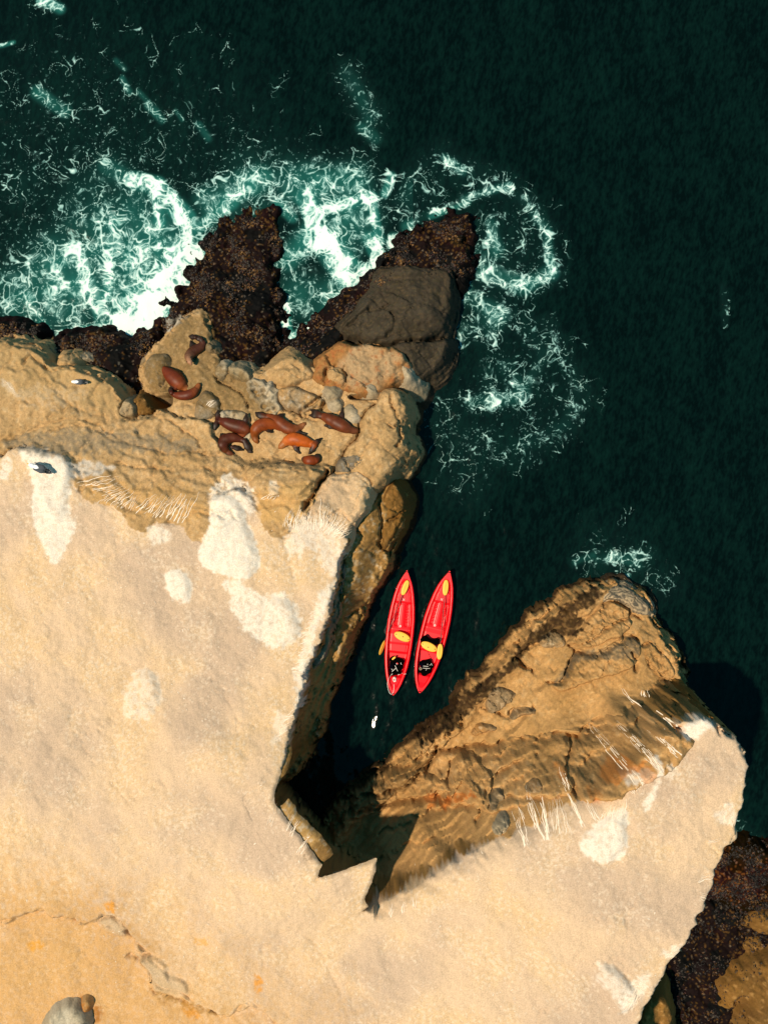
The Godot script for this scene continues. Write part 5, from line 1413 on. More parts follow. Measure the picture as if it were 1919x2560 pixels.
# ------------------------------------------------------------------ bodies as surface nets
func blob(bones: Array, cell: float, k: float, tinted: FastNoiseLite = null) -> ArrayMesh:
	var lo := Vector3(1e9, 1e9, 1e9)
	var hi := -lo
	for b in bones:
		var r := Vector3.ONE * (maxf(b[2], b[3]) + cell * 3.0)
		lo = lo.min(b[0] - r).min(b[1] - r); hi = hi.max(b[0] + r).max(b[1] + r)
	var n := Vector3i(((hi - lo) / cell).ceil()) + Vector3i(2, 2, 2)
	var sx := 1
	var sy := n.x
	var sz := n.x * n.y
	var f := PackedFloat32Array(); f.resize(n.x * n.y * n.z); f.fill(0.5)
	var near := PackedFloat32Array(); near.resize(f.size()); near.fill(9.0)
	var who := PackedInt32Array(); who.resize(f.size()); who.fill(-1)
	for bi in bones.size():
		var b: Array = bones[bi]
		var a: Vector3 = b[0]
		var e: Vector3 = b[1] - a
		var fl: float = b[4]
		var l2 := maxf(e.length_squared(), 1e-9)
		var rr := Vector3.ONE * (maxf(b[2], b[3]) + k + cell * 2.0)
		var p0 := Vector3i(((a.min(b[1]) - rr - lo) / cell).floor()).clamp(Vector3i.ZERO, n - Vector3i.ONE)
		var p1 := Vector3i(((a.max(b[1]) + rr - lo) / cell).ceil()).clamp(Vector3i.ZERO, n - Vector3i.ONE)
		for z in range(p0.z, p1.z + 1):
			for y in range(p0.y, p1.y + 1):
				for x in range(p0.x, p1.x + 1):
					var p := lo + Vector3(x, y, z) * cell
					var t := clampf((p - a).dot(e) / l2, 0.0, 1.0)
					var q := p - a - e * t
					q.y /= fl
					var r: float = lerpf(b[2], b[3], t)
					var d := (q.length() - r) * (fl if absf(q.y) > r * 0.5 else 1.0)
					var at := x + y * sy + z * sz
					if d < near[at]:
						near[at] = d
						who[at] = bi
					var o := f[at]
					var h := maxf(k - absf(o - d), 0.0) / k
					f[at] = minf(o, d) - h * h * k * 0.25
	var vid := PackedInt32Array(); vid.resize(f.size()); vid.fill(-1)
	var v := PackedVector3Array()
	var c := PackedColorArray()
	for z in n.z - 1:
		for y in n.y - 1:
			for x in n.x - 1:
				var at := x + y * sy + z * sz
				var neg := 0
				var sum := Vector3.ZERO
				var cnt := 0
				var g := [f[at], f[at + sx], f[at + sy], f[at + sx + sy], f[at + sz], f[at + sx + sz], f[at + sy + sz], f[at + sx + sy + sz]]
				for q in 8:
					if g[q] < 0.0: neg += 1
				if neg == 0 or neg == 8:
					continue
				for e: Array in EDGES:
					var u: float = g[e[0]]
					var w: float = g[e[1]]
					if (u < 0.0) != (w < 0.0):
						var t := u / (u - w)
						var pa := Vector3(e[0] & 1, (e[0] >> 1) & 1, e[0] >> 2)
						var pb := Vector3(e[1] & 1, (e[1] >> 1) & 1, e[1] >> 2)
						sum += pa.lerp(pb, t); cnt += 1
				vid[at] = v.size()
				var p := lo + (Vector3(x, y, z) + sum / cnt) * cell
				v.append(p)
				var b: Array = bones[maxi(who[at], 0)]
				var bt := clampf((p - b[0]).dot(b[1] - b[0]) / maxf((b[1] - b[0]).length_squared(), 1e-9), 0.0, 1.0)
				var col: Color = b[5].lerp(b[6] if b.size() > 6 else b[5], bt)
				if tinted:
					col *= 1.0 + 0.5 * tinted.get_noise_3d(p.x * 2.0, p.y * 2.0, p.z * 2.0) + 0.25 * tinted.get_noise_3d(p.x * 9.0, p.y * 9.0, p.z * 9.0)
				c.append(col)
	var idx := PackedInt32Array()
	for z in range(1, n.z - 1):
		for y in range(1, n.y - 1):
			for x in range(1, n.x - 1):
				var at := x + y * sy + z * sz
				var here := f[at] < 0.0
				for ax in 3:
					var st: int = [sx, sy, sz][ax]
					if here == (f[at + st] < 0.0):
						continue
					var u: int = [sy, sz, sx][ax]
					var w: int = [sz, sx, sy][ax]
					var q0 := vid[at]
					var q1 := vid[at - u]
					var q2 := vid[at - u - w]
					var q3 := vid[at - w]
					if mini(mini(q0, q1), mini(q2, q3)) < 0:
						continue
					if here:
						idx.append_array(PackedInt32Array([q0, q2, q1, q0, q3, q2]))
					else:
						idx.append_array(PackedInt32Array([q0, q1, q2, q0, q2, q3]))
	var nn := PackedVector3Array(); nn.resize(v.size())
	for t in range(0, idx.size(), 3):
		var m := (v[idx[t + 2]] - v[idx[t]]).cross(v[idx[t + 1]] - v[idx[t]])
		nn[idx[t]] += m; nn[idx[t + 1]] += m; nn[idx[t + 2]] += m
	for q in nn.size():
		nn[q] = nn[q].normalized()
	var arr := []
	arr.resize(Mesh.ARRAY_MAX)
	arr[Mesh.ARRAY_VERTEX] = v
	arr[Mesh.ARRAY_NORMAL] = nn
	arr[Mesh.ARRAY_COLOR] = c
	arr[Mesh.ARRAY_INDEX] = idx
	var mesh := ArrayMesh.new()
	mesh.add_surface_from_arrays(Mesh.PRIMITIVE_TRIANGLES, arr)
	return mesh

const EDGES := [[0, 1], [2, 3], [4, 5], [6, 7], [0, 2], [1, 3], [4, 6], [5, 7], [0, 4], [1, 5], [2, 6], [3, 7]]
const PROFILE := [0.0,0.34, 0.1,0.52, 0.25,0.80, 0.45,1.0, 0.6,1.0, 0.72,0.84, 0.80,0.56, 0.86,0.50, 0.91,0.52, 0.96,0.38, 1.0,0.20]

func prof_at(tab: Array, s: float) -> float:
	for k in range(0, tab.size() - 2, 2):
		if s <= tab[k + 2]:
			return lerpf(tab[k], tab[k + 2], 0.0) * 0.0 + lerpf(tab[k + 1], tab[k + 3], clampf((s - tab[k]) / (tab[k + 2] - tab[k]), 0.0, 1.0))
	return tab[tab.size() - 1]

# spine from hind end to nose and flippers as x1, y1, x2, y2, in a sketch frame
func sea_lion(label: String, f: String, h: float, spine: Array, R0: float, flips: Array, back: Color, head: Color, lift := 0.0, rise := 0.0) -> void:
	var R := R0 * 1.1
	back *= Color(0.72, 0.48, 0.36)
	head *= Color(0.68, 0.56, 0.5)
	var cv := Curve2D.new()
	var pts: Array[Vector2] = []
	for k in range(0, spine.size(), 2):
		pts.append(W(f, spine[k], spine[k + 1], h))
	for k in pts.size():
		var a := pts[maxi(k - 1, 0)]
		var b := pts[mini(k + 1, pts.size() - 1)]
		cv.add_point(pts[k], -(b - a) / 6.0, (b - a) / 6.0)
	var L := cv.get_baked_length()
	var origin := cv.sample_baked(L * 0.5)
	var g0 := base_h(origin.x, origin.y)
	var O := Vector3(origin.x, g0, origin.y)
	var bones := []
	var n := 16
	var prev := Vector3.ZERO
	var pr := 0.0
	for k in n + 1:
		var s := float(k) / n
		var p := cv.sample_baked(L * s)
		var r := R * prof_at(PROFILE, s)
		var gy := lerpf(base_h(p.x, p.y), g0, 0.6)
		var q := Vector3(p.x, gy + r * 0.80 + rise + lift * smoothstep(0.55, 0.95, s), p.y) - O
		if k > 0:
			var ca := back.lerp(head, smoothstep(0.55, 0.95, s - 1.0 / n))
			var cb := back.lerp(head, smoothstep(0.55, 0.95, s))
			bones.append([prev, q, pr, r, 0.9, ca, cb])
		if k == n - 2:
			var t2 := (cv.sample_baked(L) - p).normalized().orthogonal()
			for e: float in [-1.0, 1.0]:
				var ear := q + Vector3(t2.x, 0.25, t2.y) * r * 0.85 * e
				ear.y = q.y + r * 0.35
				bones.append([q, ear, 0.02, 0.014, 1.0, back * 0.6])
		prev = q
		pr = r
	var dark := Color(0.022, 0.013, 0.009)
	for k in range(0, flips.size(), 4):
		var a := W(f, flips[k], flips[k + 1], h)
		var b := W(f, flips[k + 2], flips[k + 3], h)
		var ay := lerpf(base_h(a.x, a.y), g0, 0.6) + 0.12 + rise
		var by := maxf(base_h(b.x, b.y), g0 - 0.12) + 0.065 + rise
		var m := a.lerp(b, 0.5)
		ay = maxf(ay, base_h(a.x, a.y) + 0.09)
		var A := Vector3(a.x, ay, a.y) - O
		var Bm := Vector3(m.x, maxf(lerpf(ay, by, 0.55), base_h(m.x, m.y) + 0.07), m.y) - O
		var B := Vector3(b.x, by, b.y) - O
		bones.append([A, Bm, 0.060, 0.066, 0.6, back * 0.5, dark])
		bones.append([Bm, B, 0.066, 0.034, 0.5, dark])
	var o := part(blob(bones, 0.021, 0.05, N_mid), "sea_lion", M_fur, self, O)
	tag(o, label, "sea lion", "sea lions resting on the ledge")

var M_fur: StandardMaterial3D

func sea_lions() -> void:
	M_fur = mat(1, 1, 1, 0.5, 0.35, true)
	var cb := Color(0.105, 0.030, 0.012)
	var org := Color(0.52, 0.15, 0.02)
	sea_lion("bright orange-brown sea lion lying alone on the domed rock", "C1", 2.4, [1175,492, 1110,470, 1020,440, 930,415, 850,440, 795,490, 762,515], 0.155, [1150,480, 1222,415, 1160,500, 1098,582, 925,480, 990,578], org, Color(0.46, 0.20, 0.06))
	sea_lion("golden-brown sea lion curled head-down left of the longest brown one", "C1", 2.1, [800,320, 730,270, 640,255, 560,280, 510,340, 505,400, 535,465], 0.15, [620,300, 690,350], Color(0.27, 0.078, 0.014), Color(0.34, 0.13, 0.03))
	sea_lion("long brown sea lion with snout pointing right above the bright orange one", "C1", 2.1, [590,160, 680,190, 770,235, 850,300, 920,325, 1000,300, 1072,248], 0.15, [600,165, 515,135, 610,180, 525,165, 760,190, 815,150, 900,345, 1070,372], Color(0.20, 0.062, 0.018), Color(0.28, 0.12, 0.045))
	sea_lion("dark brown sea lion with one flipper raised beside pale flat stones", "C1", 2.1, [88,205, 170,235, 270,275, 360,295, 410,320, 380,365, 320,370], 0.165, [95,190, 100,110, 90,230, 68,320, 400,270, 412,150], cb, Color(0.26, 0.075, 0.025))
	sea_lion("dark sea lion curled in a ring under the flipper-raised one", "C1", 2.1, [395,450, 330,420, 250,405, 180,430, 155,490, 190,560, 275,600], 0.135, [395,455, 470,570, 400,440, 440,565, 175,420, 138,370, 260,510, 370,545], Color(0.085, 0.028, 0.012), Color(0.16, 0.055, 0.02))
	sea_lion("brown sea lion at right with head by the pale boulder", "C1", 2.2, [1200,160, 1280,185, 1370,230, 1450,275, 1520,310, 1590,335, 1635,328], 0.16, [1215,150, 1115,100, 1210,175, 1100,158, 1450,230, 1460,85, 1390,300, 1270,275], Color(0.15, 0.050, 0.018), Color(0.20, 0.075, 0.03))
	sea_lion("small reddish sea lion half hidden behind the bench's edge", "C1", 2.3, [1195,650, 1150,662, 1100,662, 1060,650, 1030,640], 0.12, [1185,655, 1200,600, 1180,650, 1180,595], Color(0.24, 0.065, 0.018), Color(0.06, 0.03, 0.02), 0.0, 0.0)
	sea_lion("sea lion with pale raised head nearest the surf", "C2", 1.5, [1130,450, 1180,540, 1130,620, 1030,680, 920,760, 860,860, 900,960, 950,1055], 0.125, [1140,450, 1000,400, 1000,400, 850,365, 960,680, 885,490], Color(0.075, 0.035, 0.022), Color(0.42, 0.25, 0.15), 0.30)
	sea_lion("largest red-brown sea lion lying beside the grey streaked boulder", "C2", 1.7, [250,1110, 340,1190, 470,1310, 610,1430, 720,1530, 790,1590, 800,1630], 0.195, [650,1250, 500,1150, 560,1580, 420,1480], Color(0.17, 0.045, 0.015), Color(0.36, 0.14, 0.045))
	sea_lion("curved red-brown sea lion below the largest, snout pointing up", "C2", 1.75, [460,1700, 570,1740, 700,1760, 840,1745, 960,1690, 1040,1590, 1100,1460], 0.115, [470,1690, 405,1560, 700,1740, 640,1640], Color(0.14, 0.038, 0.014), Color(0.30, 0.11, 0.035))

func gull(label: String, f: String, h: float, hx: float, hy: float, tx: float, ty: float) -> void:
	var a := W(f, hx, hy, LH(f, hx, h))
	var b := W(f, tx, ty, LH(f, tx, h))
	var mid := a.lerp(b, 0.45)
	var L := a.distance_to(b)
	var o := node("gull", Vector3(mid.x, base_h(mid.x, mid.y), mid.y), atan2(-(a - b).y, (a - b).x))
	tag(o, label, "gull", "gulls on the sandstone")
	# local: beak towards +x
	var w := Color(0.80, 0.80, 0.80)
	var s := L / 0.6
	part(blob([[Vector3(-0.12, 0.15, 0) * s, Vector3(0.06, 0.17, 0) * s, 0.060 * s, 0.082 * s, 1.0, w], [Vector3(0.06, 0.17, 0) * s, Vector3(0.16, 0.22, 0) * s, 0.075 * s, 0.045 * s, 1.0, w], [Vector3(0.16, 0.225, 0) * s, Vector3(0.205, 0.235, 0) * s, 0.046 * s, 0.040 * s, 1.0, w],
		[Vector3(-0.12, 0.15, 0) * s, Vector3(-0.24, 0.14, 0) * s, 0.05 * s, 0.02 * s, 0.6, w]], 0.012, 0.03), "body", mat(1, 1, 1, 0.7, 0.3, true), o)
	var bk := MB.new()
	bk.tube([Vector3(0.235, 0.232, 0) * s, Vector3(0.27, 0.226, 0) * s, Vector3(0.298, 0.212, 0) * s], [0.014 * s, 0.011 * s, 0.003 * s], 8)
	part(bk.mesh(), "beak", mat(0.62, 0.36, 0.03, 0.4), o)
	for e: float in [-1.0, 1.0]:
		part(blob([[Vector3(0.075, 0.212, 0.034 * e) * s, Vector3(-0.06, 0.215, 0.036 * e) * s, 0.054 * s, 0.060 * s, 0.55, Color(0.055, 0.066, 0.075)],
			[Vector3(-0.06, 0.215, 0.036 * e) * s, Vector3(-0.19, 0.19, 0.024 * e) * s, 0.055 * s, 0.026 * s, 0.5, Color(0.05, 0.06, 0.068), Color(0.03, 0.034, 0.038)]], 0.010, 0.02), "wing", mat(1, 1, 1, 0.75, 0.3, true), o)
		var tip := MB.new()
		tip.tube([Vector3(-0.18, 0.186, 0.036 * e) * s, Vector3(-0.25, 0.17, 0.020 * e) * s, Vector3(-0.30, 0.16, 0.006 * e) * s], [0.026 * s, 0.018 * s, 0.004 * s], 8, 0.4)
		part(tip.mesh(), "wing_tip", mat(0.008, 0.008, 0.008, 0.5), o)
		var spot := MB.new()
		spot.ball(Vector3(-0.165, 0.222, 0.024 * e) * s, Vector3(0.026, 0.008, 0.011) * s, 0.5 * e, Color.WHITE)
		part(spot.mesh(), "wing_spot", mat(0.8, 0.8, 0.8, 0.7), o)
		var leg := MB.new()
		leg.tube([Vector3(-0.02, -0.03, 0.03 * e) * s, Vector3(-0.01, 0.12, 0.03 * e) * s], [0.007 * s, 0.007 * s], 6)
		leg.ball(Vector3(0.005, -0.005, 0.03 * e) * s, Vector3(0.03, 0.006, 0.022) * s)
		part(leg.mesh(), "leg", mat(0.6, 0.35, 0.28, 0.6), o)
		var eye := MB.new()
		eye.ball(Vector3(0.205, 0.245, 0.034 * e) * s, Vector3(0.007, 0.007, 0.006) * s, 0.0, Color.WHITE, 8, 5)
		part(eye.mesh(), "eye", mat(0.02, 0.02, 0.01, 0.2), o)
	var tail := MB.new()
	tail.tube([Vector3(-0.17, 0.155, 0) * s, Vector3(-0.27, 0.145, 0) * s], [0.036 * s, 0.044 * s], 10, 0.25)
	part(tail.mesh(), "tail", mat(0.8, 0.8, 0.8, 0.7), o)

# ------------------------------------------------------------------ kayaks
const HW := [0.0,0.03, 0.02,0.11, 0.05,0.26, 0.09,0.44, 0.13,0.58, 0.2,0.74, 0.3,0.89, 0.4,0.98, 0.5,1.0, 0.6,0.985, 0.7,0.93, 0.78,0.83, 0.85,0.69, 0.91,0.52, 0.96,0.31, 0.985,0.16, 1.0,0.03]
const DEP := [0.0,0.0, 0.07,0.0, 0.11,0.05, 0.2,0.075, 0.255,0.085, 0.27,0.13, 0.45,0.13, 0.48,0.105, 0.52,0.15, 0.585,0.15, 0.60,0.13, 0.655,0.12, 0.672,0.185, 0.845,0.185, 0.865,0.09, 0.92,0.06, 0.955,0.0, 1.0,0.0]
const KL := 3.88
const KW := 0.425

func deck_y(t: float, u: float) -> float:
	var gun := 0.25 + 0.10 * pow(absf(2.0 * t - 1.0), 3.0)
	var hw := KW * prof_at(HW, t)
	var ui := 1.0 - 0.085 / maxf(hw, 0.09)
	var au := absf(u)
	var y := gun - 0.035 * pow(maxf(0.0, (au - 0.86) / 0.14), 2.0)
	y -= prof_at(DEP, t) * smoothstep(ui + 0.04, ui - 0.12, au)
	if t > 0.27 and t < 0.46:
		var g := smoothstep(0.13, 0.06, absf(au - 0.36)) * smoothstep(0.27, 0.285, t) * smoothstep(0.46, 0.44, t)
		y -= g * (0.045 + 0.018 * sin(t * 230.0))
		y += 0.02 * smoothstep(0.16, 0.10, au)
	if t > 0.1 and t < 0.66:
		y -= 0.02 * smoothstep(0.035, 0.015, absf(au - (ui - 0.16)))
	return y

func smooth_mesh(v: PackedVector3Array, idx: PackedInt32Array) -> ArrayMesh:
	var nn := PackedVector3Array(); nn.resize(v.size())
	for t in range(0, idx.size(), 3):
		var m := (v[idx[t + 2]] - v[idx[t]]).cross(v[idx[t + 1]] - v[idx[t]])
		nn[idx[t]] += m; nn[idx[t + 1]] += m; nn[idx[t + 2]] += m
	for q in nn.size():
		nn[q] = nn[q].normalized()
	var arr := []
	arr.resize(Mesh.ARRAY_MAX)
	arr[Mesh.ARRAY_VERTEX] = v
	arr[Mesh.ARRAY_NORMAL] = nn
	arr[Mesh.ARRAY_INDEX] = idx
	var mesh := ArrayMesh.new()
	mesh.add_surface_from_arrays(Mesh.PRIMITIVE_TRIANGLES, arr)
	return mesh

func hull_mesh() -> ArrayMesh:
	var v := PackedVector3Array()
	var idx := PackedInt32Array()
	var nt := 190
	var nu := 56
	var nb := 16
	var ring := nu + nb
	for i in nt + 1:
		var t := float(i) / nt
		var hw := KW * prof_at(HW, t)
		var z := (t - 0.5) * KL
		var keel := -0.11 + 0.20 * pow(absf(2.0 * t - 1.0), 5.0)
		var eg := deck_y(t, 1.0)
		for k in nu + 1:
			var u := -1.0 + 2.0 * k / nu
			v.append(Vector3(u * hw, deck_y(t, u), z))
		for k in range(1, nb):
			var a := PI * k / nb
			var q := cos(a)
			v.append(Vector3(hw * signf(q) * pow(absf(q), 0.6) * 1.01, lerpf(eg, keel, pow(sin(a), 0.7)), z))
	for i in nt:
		for k in ring:
			var p := i * ring + k
			var q := i * ring + (k + 1) % ring
			idx.append_array(PackedInt32Array([p, q, p + ring, q, q + ring, p + ring]))
	return smooth_mesh(v, idx)

func disc(r: Vector3, bevel := 0.3, pts := 28, power := 2.0) -> ArrayMesh:
	var v := PackedVector3Array()
	var idx := PackedInt32Array()
	var rings := [[0.001, 1.0], [0.5, 1.0], [1.0 - bevel * 0.5, 0.94], [1.0 - bevel * 0.12, 0.6], [1.0, 0.0], [1.0 - bevel * 0.12, -0.6], [1.0 - bevel * 0.5, -1.0], [0.001, -1.0]]
	for g in rings:
		for k in pts:
			var a := TAU * k / pts
			var cx := signf(cos(a)) * pow(absf(cos(a)), 2.0 / power)
			var cz := signf(sin(a)) * pow(absf(sin(a)), 2.0 / power)
			v.append(Vector3(cx * r.x * g[0], r.y * g[1], cz * r.z * g[0]))
	for j in rings.size() - 1:
		for k in pts:
			var p := j * pts + k
			var q := j * pts + (k + 1) % pts
			idx.append_array(PackedInt32Array([p, q, p + pts, q, q + pts, p + pts]))
	return smooth_mesh(v, idx)

func local(o: Node3D, f: String, x: float, y: float, h: float) -> Vector3:
	var w := W(f, x, y, h)
	return o.transform.affine_inverse() * Vector3(w.x, h, w.y)

func floor_y(p: Vector3) -> float:
	var t := clampf(p.z / KL + 0.5, 0.0, 1.0)
	return deck_y(t, clampf(p.x / (KW * prof_at(HW, t)), -1.0, 1.0))

func cord(called: String, f: String, o: Node3D, pts: Array, r: float, m: Material, up := 0.012) -> void:
	var mb := MB.new()
	var a := []
	var rr := []
	for k in range(0, pts.size(), 2):
		var p := local(o, f, pts[k], pts[k + 1], 0.25)
		p.y = floor_y(p) + up
		a.append(p); rr.append(r)
	mb.tube(a, rr, 6)
	part(mb.mesh(), called, m, o)

func kayaks() -> void:
	var red := mat(0.78, 0.0018, 0.008, 0.38, 0.5)
	var yel := mat(0.80, 0.43, 0.05, 0.5, 0.4)
	var blk := mat(0.006, 0.006, 0.007, 0.6, 0.4)
	var wht := mat(0.75, 0.72, 0.68, 0.6, 0.4)
	var hull := hull_mesh()
	var specs := [
		{"bow": [680, 265], "stern": [480, 2075], "label": "red sit-on-top kayak nearer the left cliff, rope at its stern"},
		{"bow": [1300, 270], "stern": [860, 2045], "label": "red sit-on-top kayak further from the cliff, black seat amidships"}]
	var ks: Array[Node3D] = []
	for s in specs:
		var b := W("A5", s.bow[0], s.bow[1], 0.25)
		var e := W("A5", s.stern[0], s.stern[1], 0.25)
		var m := b.lerp(e, 0.5)
		var dir := (b - e).normalized()
		var o := node("kayak", Vector3(m.x, 0.03, m.y), atan2(-dir.x, -dir.y))
		tag(o, s.label, "kayak", "red kayaks moored in the inlet")
		part(hull, "hull", red, o)
		for e2: float in [-1.0, 1.0]:
			var hd := MB.new()
			var z := e2 * KL * 0.485
			hd.tube([Vector3(-0.035, 0.34, z), Vector3(-0.03, 0.365, z + 0.01 * e2), Vector3(0.03, 0.365, z + 0.01 * e2), Vector3(0.035, 0.34, z)], [0.009, 0.01, 0.01, 0.009], 6)
			part(hd.mesh(), "carry_handle", blk, o)
		ks.append(o)
	# deck fittings: left kayak
	var fit := [[ks[0], [583, 1080], [632, 692], [612, 1230], 0.42, [[524,1195],[622,1232],[702,1275]]], [ks[1], [1085, 1068], [1185, 690], [1000, 1375], 0.44, [[908,1337],[988,1384],[1084,1412]]]]
	for q in fit:
		var o: Node3D = q[0]
		var p := local(o, "A5", q[1][0], q[1][1], 0.2)
		p.y = floor_y(p) + 0.006
		var rg := TorusMesh.new()
		rg.inner_radius = 0.016; rg.outer_radius = 0.034; rg.rings = 16; rg.ring_segments = 8
		part(rg, "scupper_ring", wht, o, p)
		var p2 := local(o, "A5", q[2][0], q[2][1], 0.2)
		p2.y = floor_y(p2) + 0.008
		var xm := MB.new()
		for e2: float in [-1.0, 1.0]:
			xm.tube([p2 + Vector3(-0.032, 0, -0.032 * e2), p2 + Vector3(0.032, 0, 0.032 * e2)], [0.006, 0.006], 6)
		part(xm.mesh(), "deck_cross", wht, o)
		var p3 := local(o, "A5", q[3][0], q[3][1], 0.3)
		p3.y = 0.30
		var pad := part(disc(Vector3(0.265, 0.028, 0.128), 0.35, 32, 2.1), "seat_pad", yel, o, p3)
		pad.rotation.y = -q[4] - o.rotation.y
		for sl in q[5]:
			var w := local(o, "A5", sl[0], sl[1], 0.33)
			w.y = 0.327
			var sp := part(disc(Vector3(0.020, 0.006, 0.014), 0.3, 10, 3.0), "strap_slot", blk, pad)
			sp.position = pad.transform.affine_inverse() * w
	# black moulded seat of the right kayak
	var o := ks[1]
	var sb := []
	var outline := [[895,1275], [950,1240], [1000,1290], [1060,1300], [1110,1285], [1140,1290]]
	for k in outline.size() - 1:
		var a := local(o, "A5", outline[k][0], outline[k][1], 0.28)
		var b := local(o, "A5", outline[k + 1][0], outline[k + 1][1], 0.28)
		a.y = 0.24; b.y = 0.24
		sb.append([a, b, 0.055, 0.055, 1.0, Color(0.003, 0.003, 0.0035)])
		sb.append([a + Vector3(0.0, -0.04, 0.08), b + Vector3(0.0, -0.04, 0.08), 0.06, 0.06, 0.6, Color(0.003, 0.003, 0.0035)])
	part(blob(sb, 0.018, 0.03), "seat_back", mat(1, 1, 1, 0.9, 0.15, true), o)
	cord("bungee_cord", "A5", ks[1], [985,1455, 1010,1520, 1060,1590], 0.006, blk)
	cord("bungee_cord", "A5", ks[0], [600,1770, 640,1772, 668,1770], 0.006, wht)
	cord("stern_line", "C8", ks[0], [405,1290, 370,1350, 320,1410, 300,1480, 290,1560, 310,1680, 350,1780, 385,1805, 420,1785, 440,1740, 455,1690, 460,1620, 455,1560], 0.007, wht)
	# paddles
	var pd := [
		["yellow-bladed paddle across the left kayak, one blade over water", [652, 517], [322, 1388], [0.34, 0.20]],
		["yellow-bladed paddle lying along the right kayak's outer side", [1240, 517], [1155, 1448], [0.33, 0.33]]]
	for q in pd:
		var a2 := W("A5", q[1][0], q[1][1], q[3][0])
		var b2 := W("A5", q[2][0], q[2][1], q[3][1])
		var A := Vector3(a2.x, q[3][0] + 0.03, a2.y)
		var B := Vector3(b2.x, q[3][1] + 0.03, b2.y)
		var mid := A.lerp(B, 0.5)
		var root := node("paddle", mid)
		tag(root, q[0], "paddle", "yellow-bladed paddles")
		var sh := MB.new()
		sh.tube([A - mid, B - mid], [0.015, 0.015], 10)
		part(sh.mesh(), "shaft", mat(0.05, 0.004, 0.005, 0.45), root)
		var dirs := (A - B).normalized()
		for e2: int in 2:
			var at := (A if e2 == 0 else B) - mid
			var bl := disc(Vector3(0.088, 0.012, 0.245), 0.5, 28, 2.3)
			var p := part(bl, "blade", yel, root, at + Vector3.UP * 0.012)
			p.rotation.y = atan2(dirs.x, dirs.z)
			var rib := MB.new()
			rib.tube([Vector3(-0.004, 0.012, -0.12), Vector3(0.004, 0.014, 0.05), Vector3(0.0, 0.012, 0.16)], [0.004, 0.006, 0.003], 6)
			part(rib.mesh(), "spine", mat(0.40, 0.19, 0.02, 0.5), p)
			if e2 == 1 and q[0].contains("over water"):
				p.rotation.z = 0.9
	# gear in the stern wells
	var g := [["black gear bundle with crossed white cord in left kayak's stern well", ks[0], [[470,1560],[600,1590],[580,1680],[480,1680],[560,1750],[470,1760]], [[505,1650, 545,1735],[460,1745, 520,1690],[470,1770, 450,1790],[545,1790, 575,1780],[525,1620, 535,1640],[590,1610, 600,1640],[455,1700, 475,1725]]],
		["black gear bundle with white buckles in right kayak's stern well", ks[1], [[900,1620],[1000,1600],[1030,1660],[950,1680],[880,1720],[1000,1730],[930,1770]], [[915,1660, 990,1665],[910,1690, 1000,1695],[975,1640, 985,1630],[1010,1650, 1020,1640],[1005,1700, 1010,1690],[955,1720, 965,1710],[1030,1620, 1045,1650]]]]
	for q in g:
		var bones := []
		var w0 := W("A5", q[2][2][0], q[2][2][1], 0.2)
		var O := Vector3(w0.x, 0.10, w0.y)
		for k in q[2].size():
			var w := W("A5", q[2][k][0], q[2][k][1], 0.2)
			var w2 := W("A5", q[2][(k + 1) % q[2].size()][0], q[2][(k + 1) % q[2].size()][1], 0.2)
			bones.append([Vector3(w.x, 0.20, w.y) - O, Vector3(w2.x, 0.20, w2.y) - O, 0.085, 0.075, 0.7, Color(0.003, 0.003, 0.0035)])
		var root := node("gear_bundle", O)
		tag(root, q[0], "gear bag", "black gear in the kayak stern wells")
		part(blob(bones, 0.016, 0.03, N_mid), "bag", mat(1, 1, 1, 0.9, 0.15, true), root)
		for sgm in q[3]:
			var mb := MB.new()
			var wa := W("A5", sgm[0], sgm[1], 0.28)
			var wb := W("A5", sgm[2], sgm[3], 0.28)
			mb.tube([Vector3(wa.x, 0.272, wa.y) - O, Vector3((wa.x + wb.x) * 0.5, 0.28, (wa.y + wb.y) * 0.5) - O, Vector3(wb.x, 0.272, wb.y) - O], [0.006, 0.008, 0.006], 6)
			part(mb.mesh(), "strap", wht, root)
	# small extras lying in the wells
	var fl := W("C8", 455, 885, 0.28)
	var fn := part(disc(Vector3(0.075, 0.012, 0.03), 0.4, 20), "small_float", yel, self, Vector3(fl.x, 0.275, fl.y))
	fn.rotation.y = 0.7
	tag(fn, "small yellow float at the top of the left kayak's gear", "float")
	var rc := W("C8", 470, 1440, 0.25)
	var coil := MB.new()
	rng.seed = 9
	var cp := []
	var cr := []
	for k in 60:
		var an := k * 0.75
		var rad := rng.randf_range(0.02, 0.055)
		cp.append(Vector3(cos(an) * rad, 0.02 + 0.03 * rng.randf(), sin(an) * rad * 1.7)); cr.append(0.006)
	coil.tube(cp, cr, 5)
	var co := part(coil.mesh(), "rope_coil", wht, self, Vector3(rc.x, 0.235, rc.y))
	tag(co, "tangled white rope coil in the left kayak's stern", "rope")
	var sc := W("C8", 1145, 1150, 0.25)
	var cl := MB.new()
	cp.clear(); cr.clear()
	for k in 40:
		var an := k * 0.7
		cp.append(Vector3(cos(an) * 0.04 * (0.6 + 0.4 * rng.randf()), 0.02 + 0.02 * rng.randf(), sin(an) * 0.04)); cr.append(0.006)
	cl.tube(cp, cr, 5)
	tag(part(cl.mesh(), "rope_coil", mat(0.55, 0.42, 0.3, 0.7), self, Vector3(sc.x, 0.27, sc.y)), "small tan rope coil on the right kayak's gear", "rope")

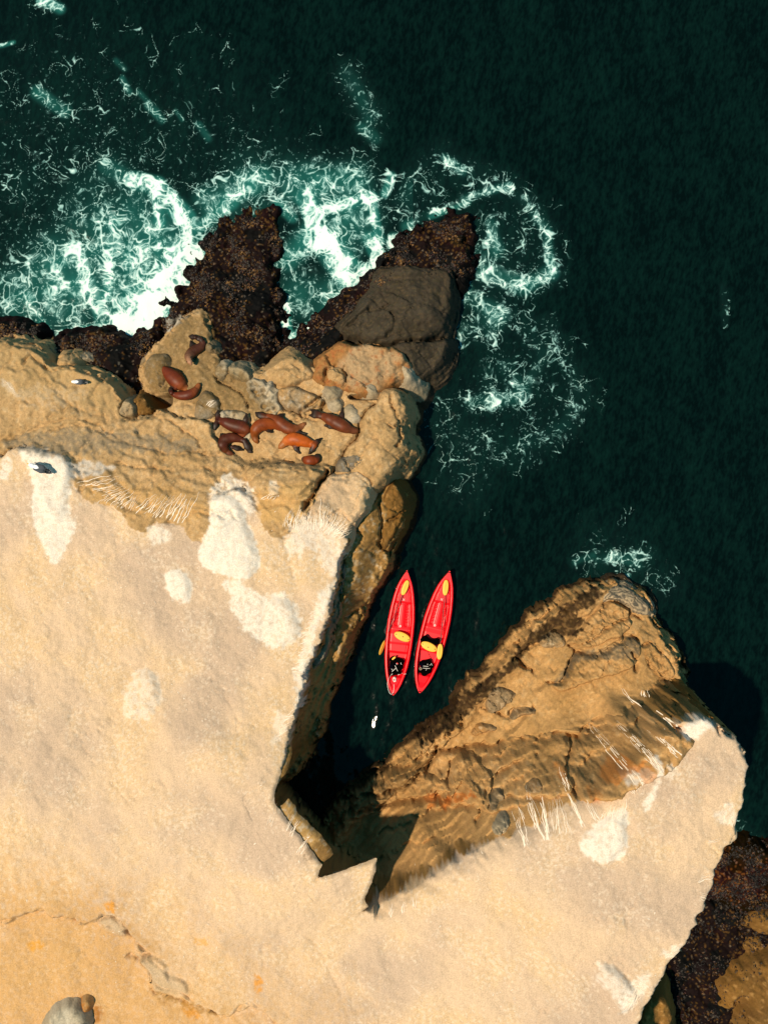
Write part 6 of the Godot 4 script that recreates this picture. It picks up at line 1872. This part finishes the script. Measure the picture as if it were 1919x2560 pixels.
# ------------------------------------------------------------------ build
func _ready() -> void:
	t0 = Time.get_ticks_msec()
	var cam := Camera3D.new()
	cam.name = "camera"
	cam.fov = FOV
	cam.near = 0.5
	cam.far = 2500.0
	add_child(cam)
	cam.look_at_from_position(Vector3(0, CAM_H, 0), Vector3.ZERO, Vector3.FORWARD)
	cam.current = true
	var sky := ProceduralSkyMaterial.new()
	sky.sky_top_color = Color(0.14, 0.42, 0.51)
	sky.sky_horizon_color = Color(0.62, 0.72, 0.80)
	sky.ground_bottom_color = Color(0.05, 0.12, 0.13)
	sky.ground_horizon_color = Color(0.62, 0.72, 0.80)
	sky.sky_curve = 0.15
	sky.sun_angle_max = 1.0
	var env := Environment.new()
	env.background_mode = Environment.BG_SKY
	env.sky = Sky.new()
	env.sky.sky_material = sky
	env.background_energy_multiplier = 0.95
	env.tonemap_mode = Environment.TONE_MAPPER_LINEAR
	env.tonemap_exposure = 1.5
	env.sdfgi_enabled = true
	env.ssao_enabled = true
	env.ssil_enabled = true
	var we := WorldEnvironment.new()
	we.name = "environment"
	we.environment = env
	add_child(we)
	var sun := DirectionalLight3D.new()
	sun.name = "sun"
	sun.light_color = Color(1.0, 0.93, 0.82)
	sun.light_energy = 1.25
	sun.light_angular_distance = 1.5
	sun.shadow_enabled = true
	add_child(sun)
	# from the picture's left and a little from below, fairly high
	var el := deg_to_rad(64.0)
	var az := deg_to_rad(18.0)
	var from := Vector3(-cos(el) * cos(az), sin(el), cos(el) * sin(az))
	sun.look_at_from_position(from * 60.0, Vector3.ZERO, Vector3.UP)

	setup_materials()
	M_guano = mat(0.70, 0.60, 0.49, 0.9, 0.2)
	paint_list()
	bump_list()
	grooves()
	stage("paints")
	terrain()
	stage("terrain")
	water()
	stage("water")
	rocks()
	stage("rocks")
	streaks()
	rockweed()
	stage("streaks, weed")
	sea_lions()
	gull("gull with dark grey wings standing on white-stained plateau corner", "C3", 3.9, 180, 410, 1030, 750)
	gull("gull standing on the lower tan bench near the surf", "C4", 2.6, 430, 560, 1180, 575)
	kayaks()
	stage("done")
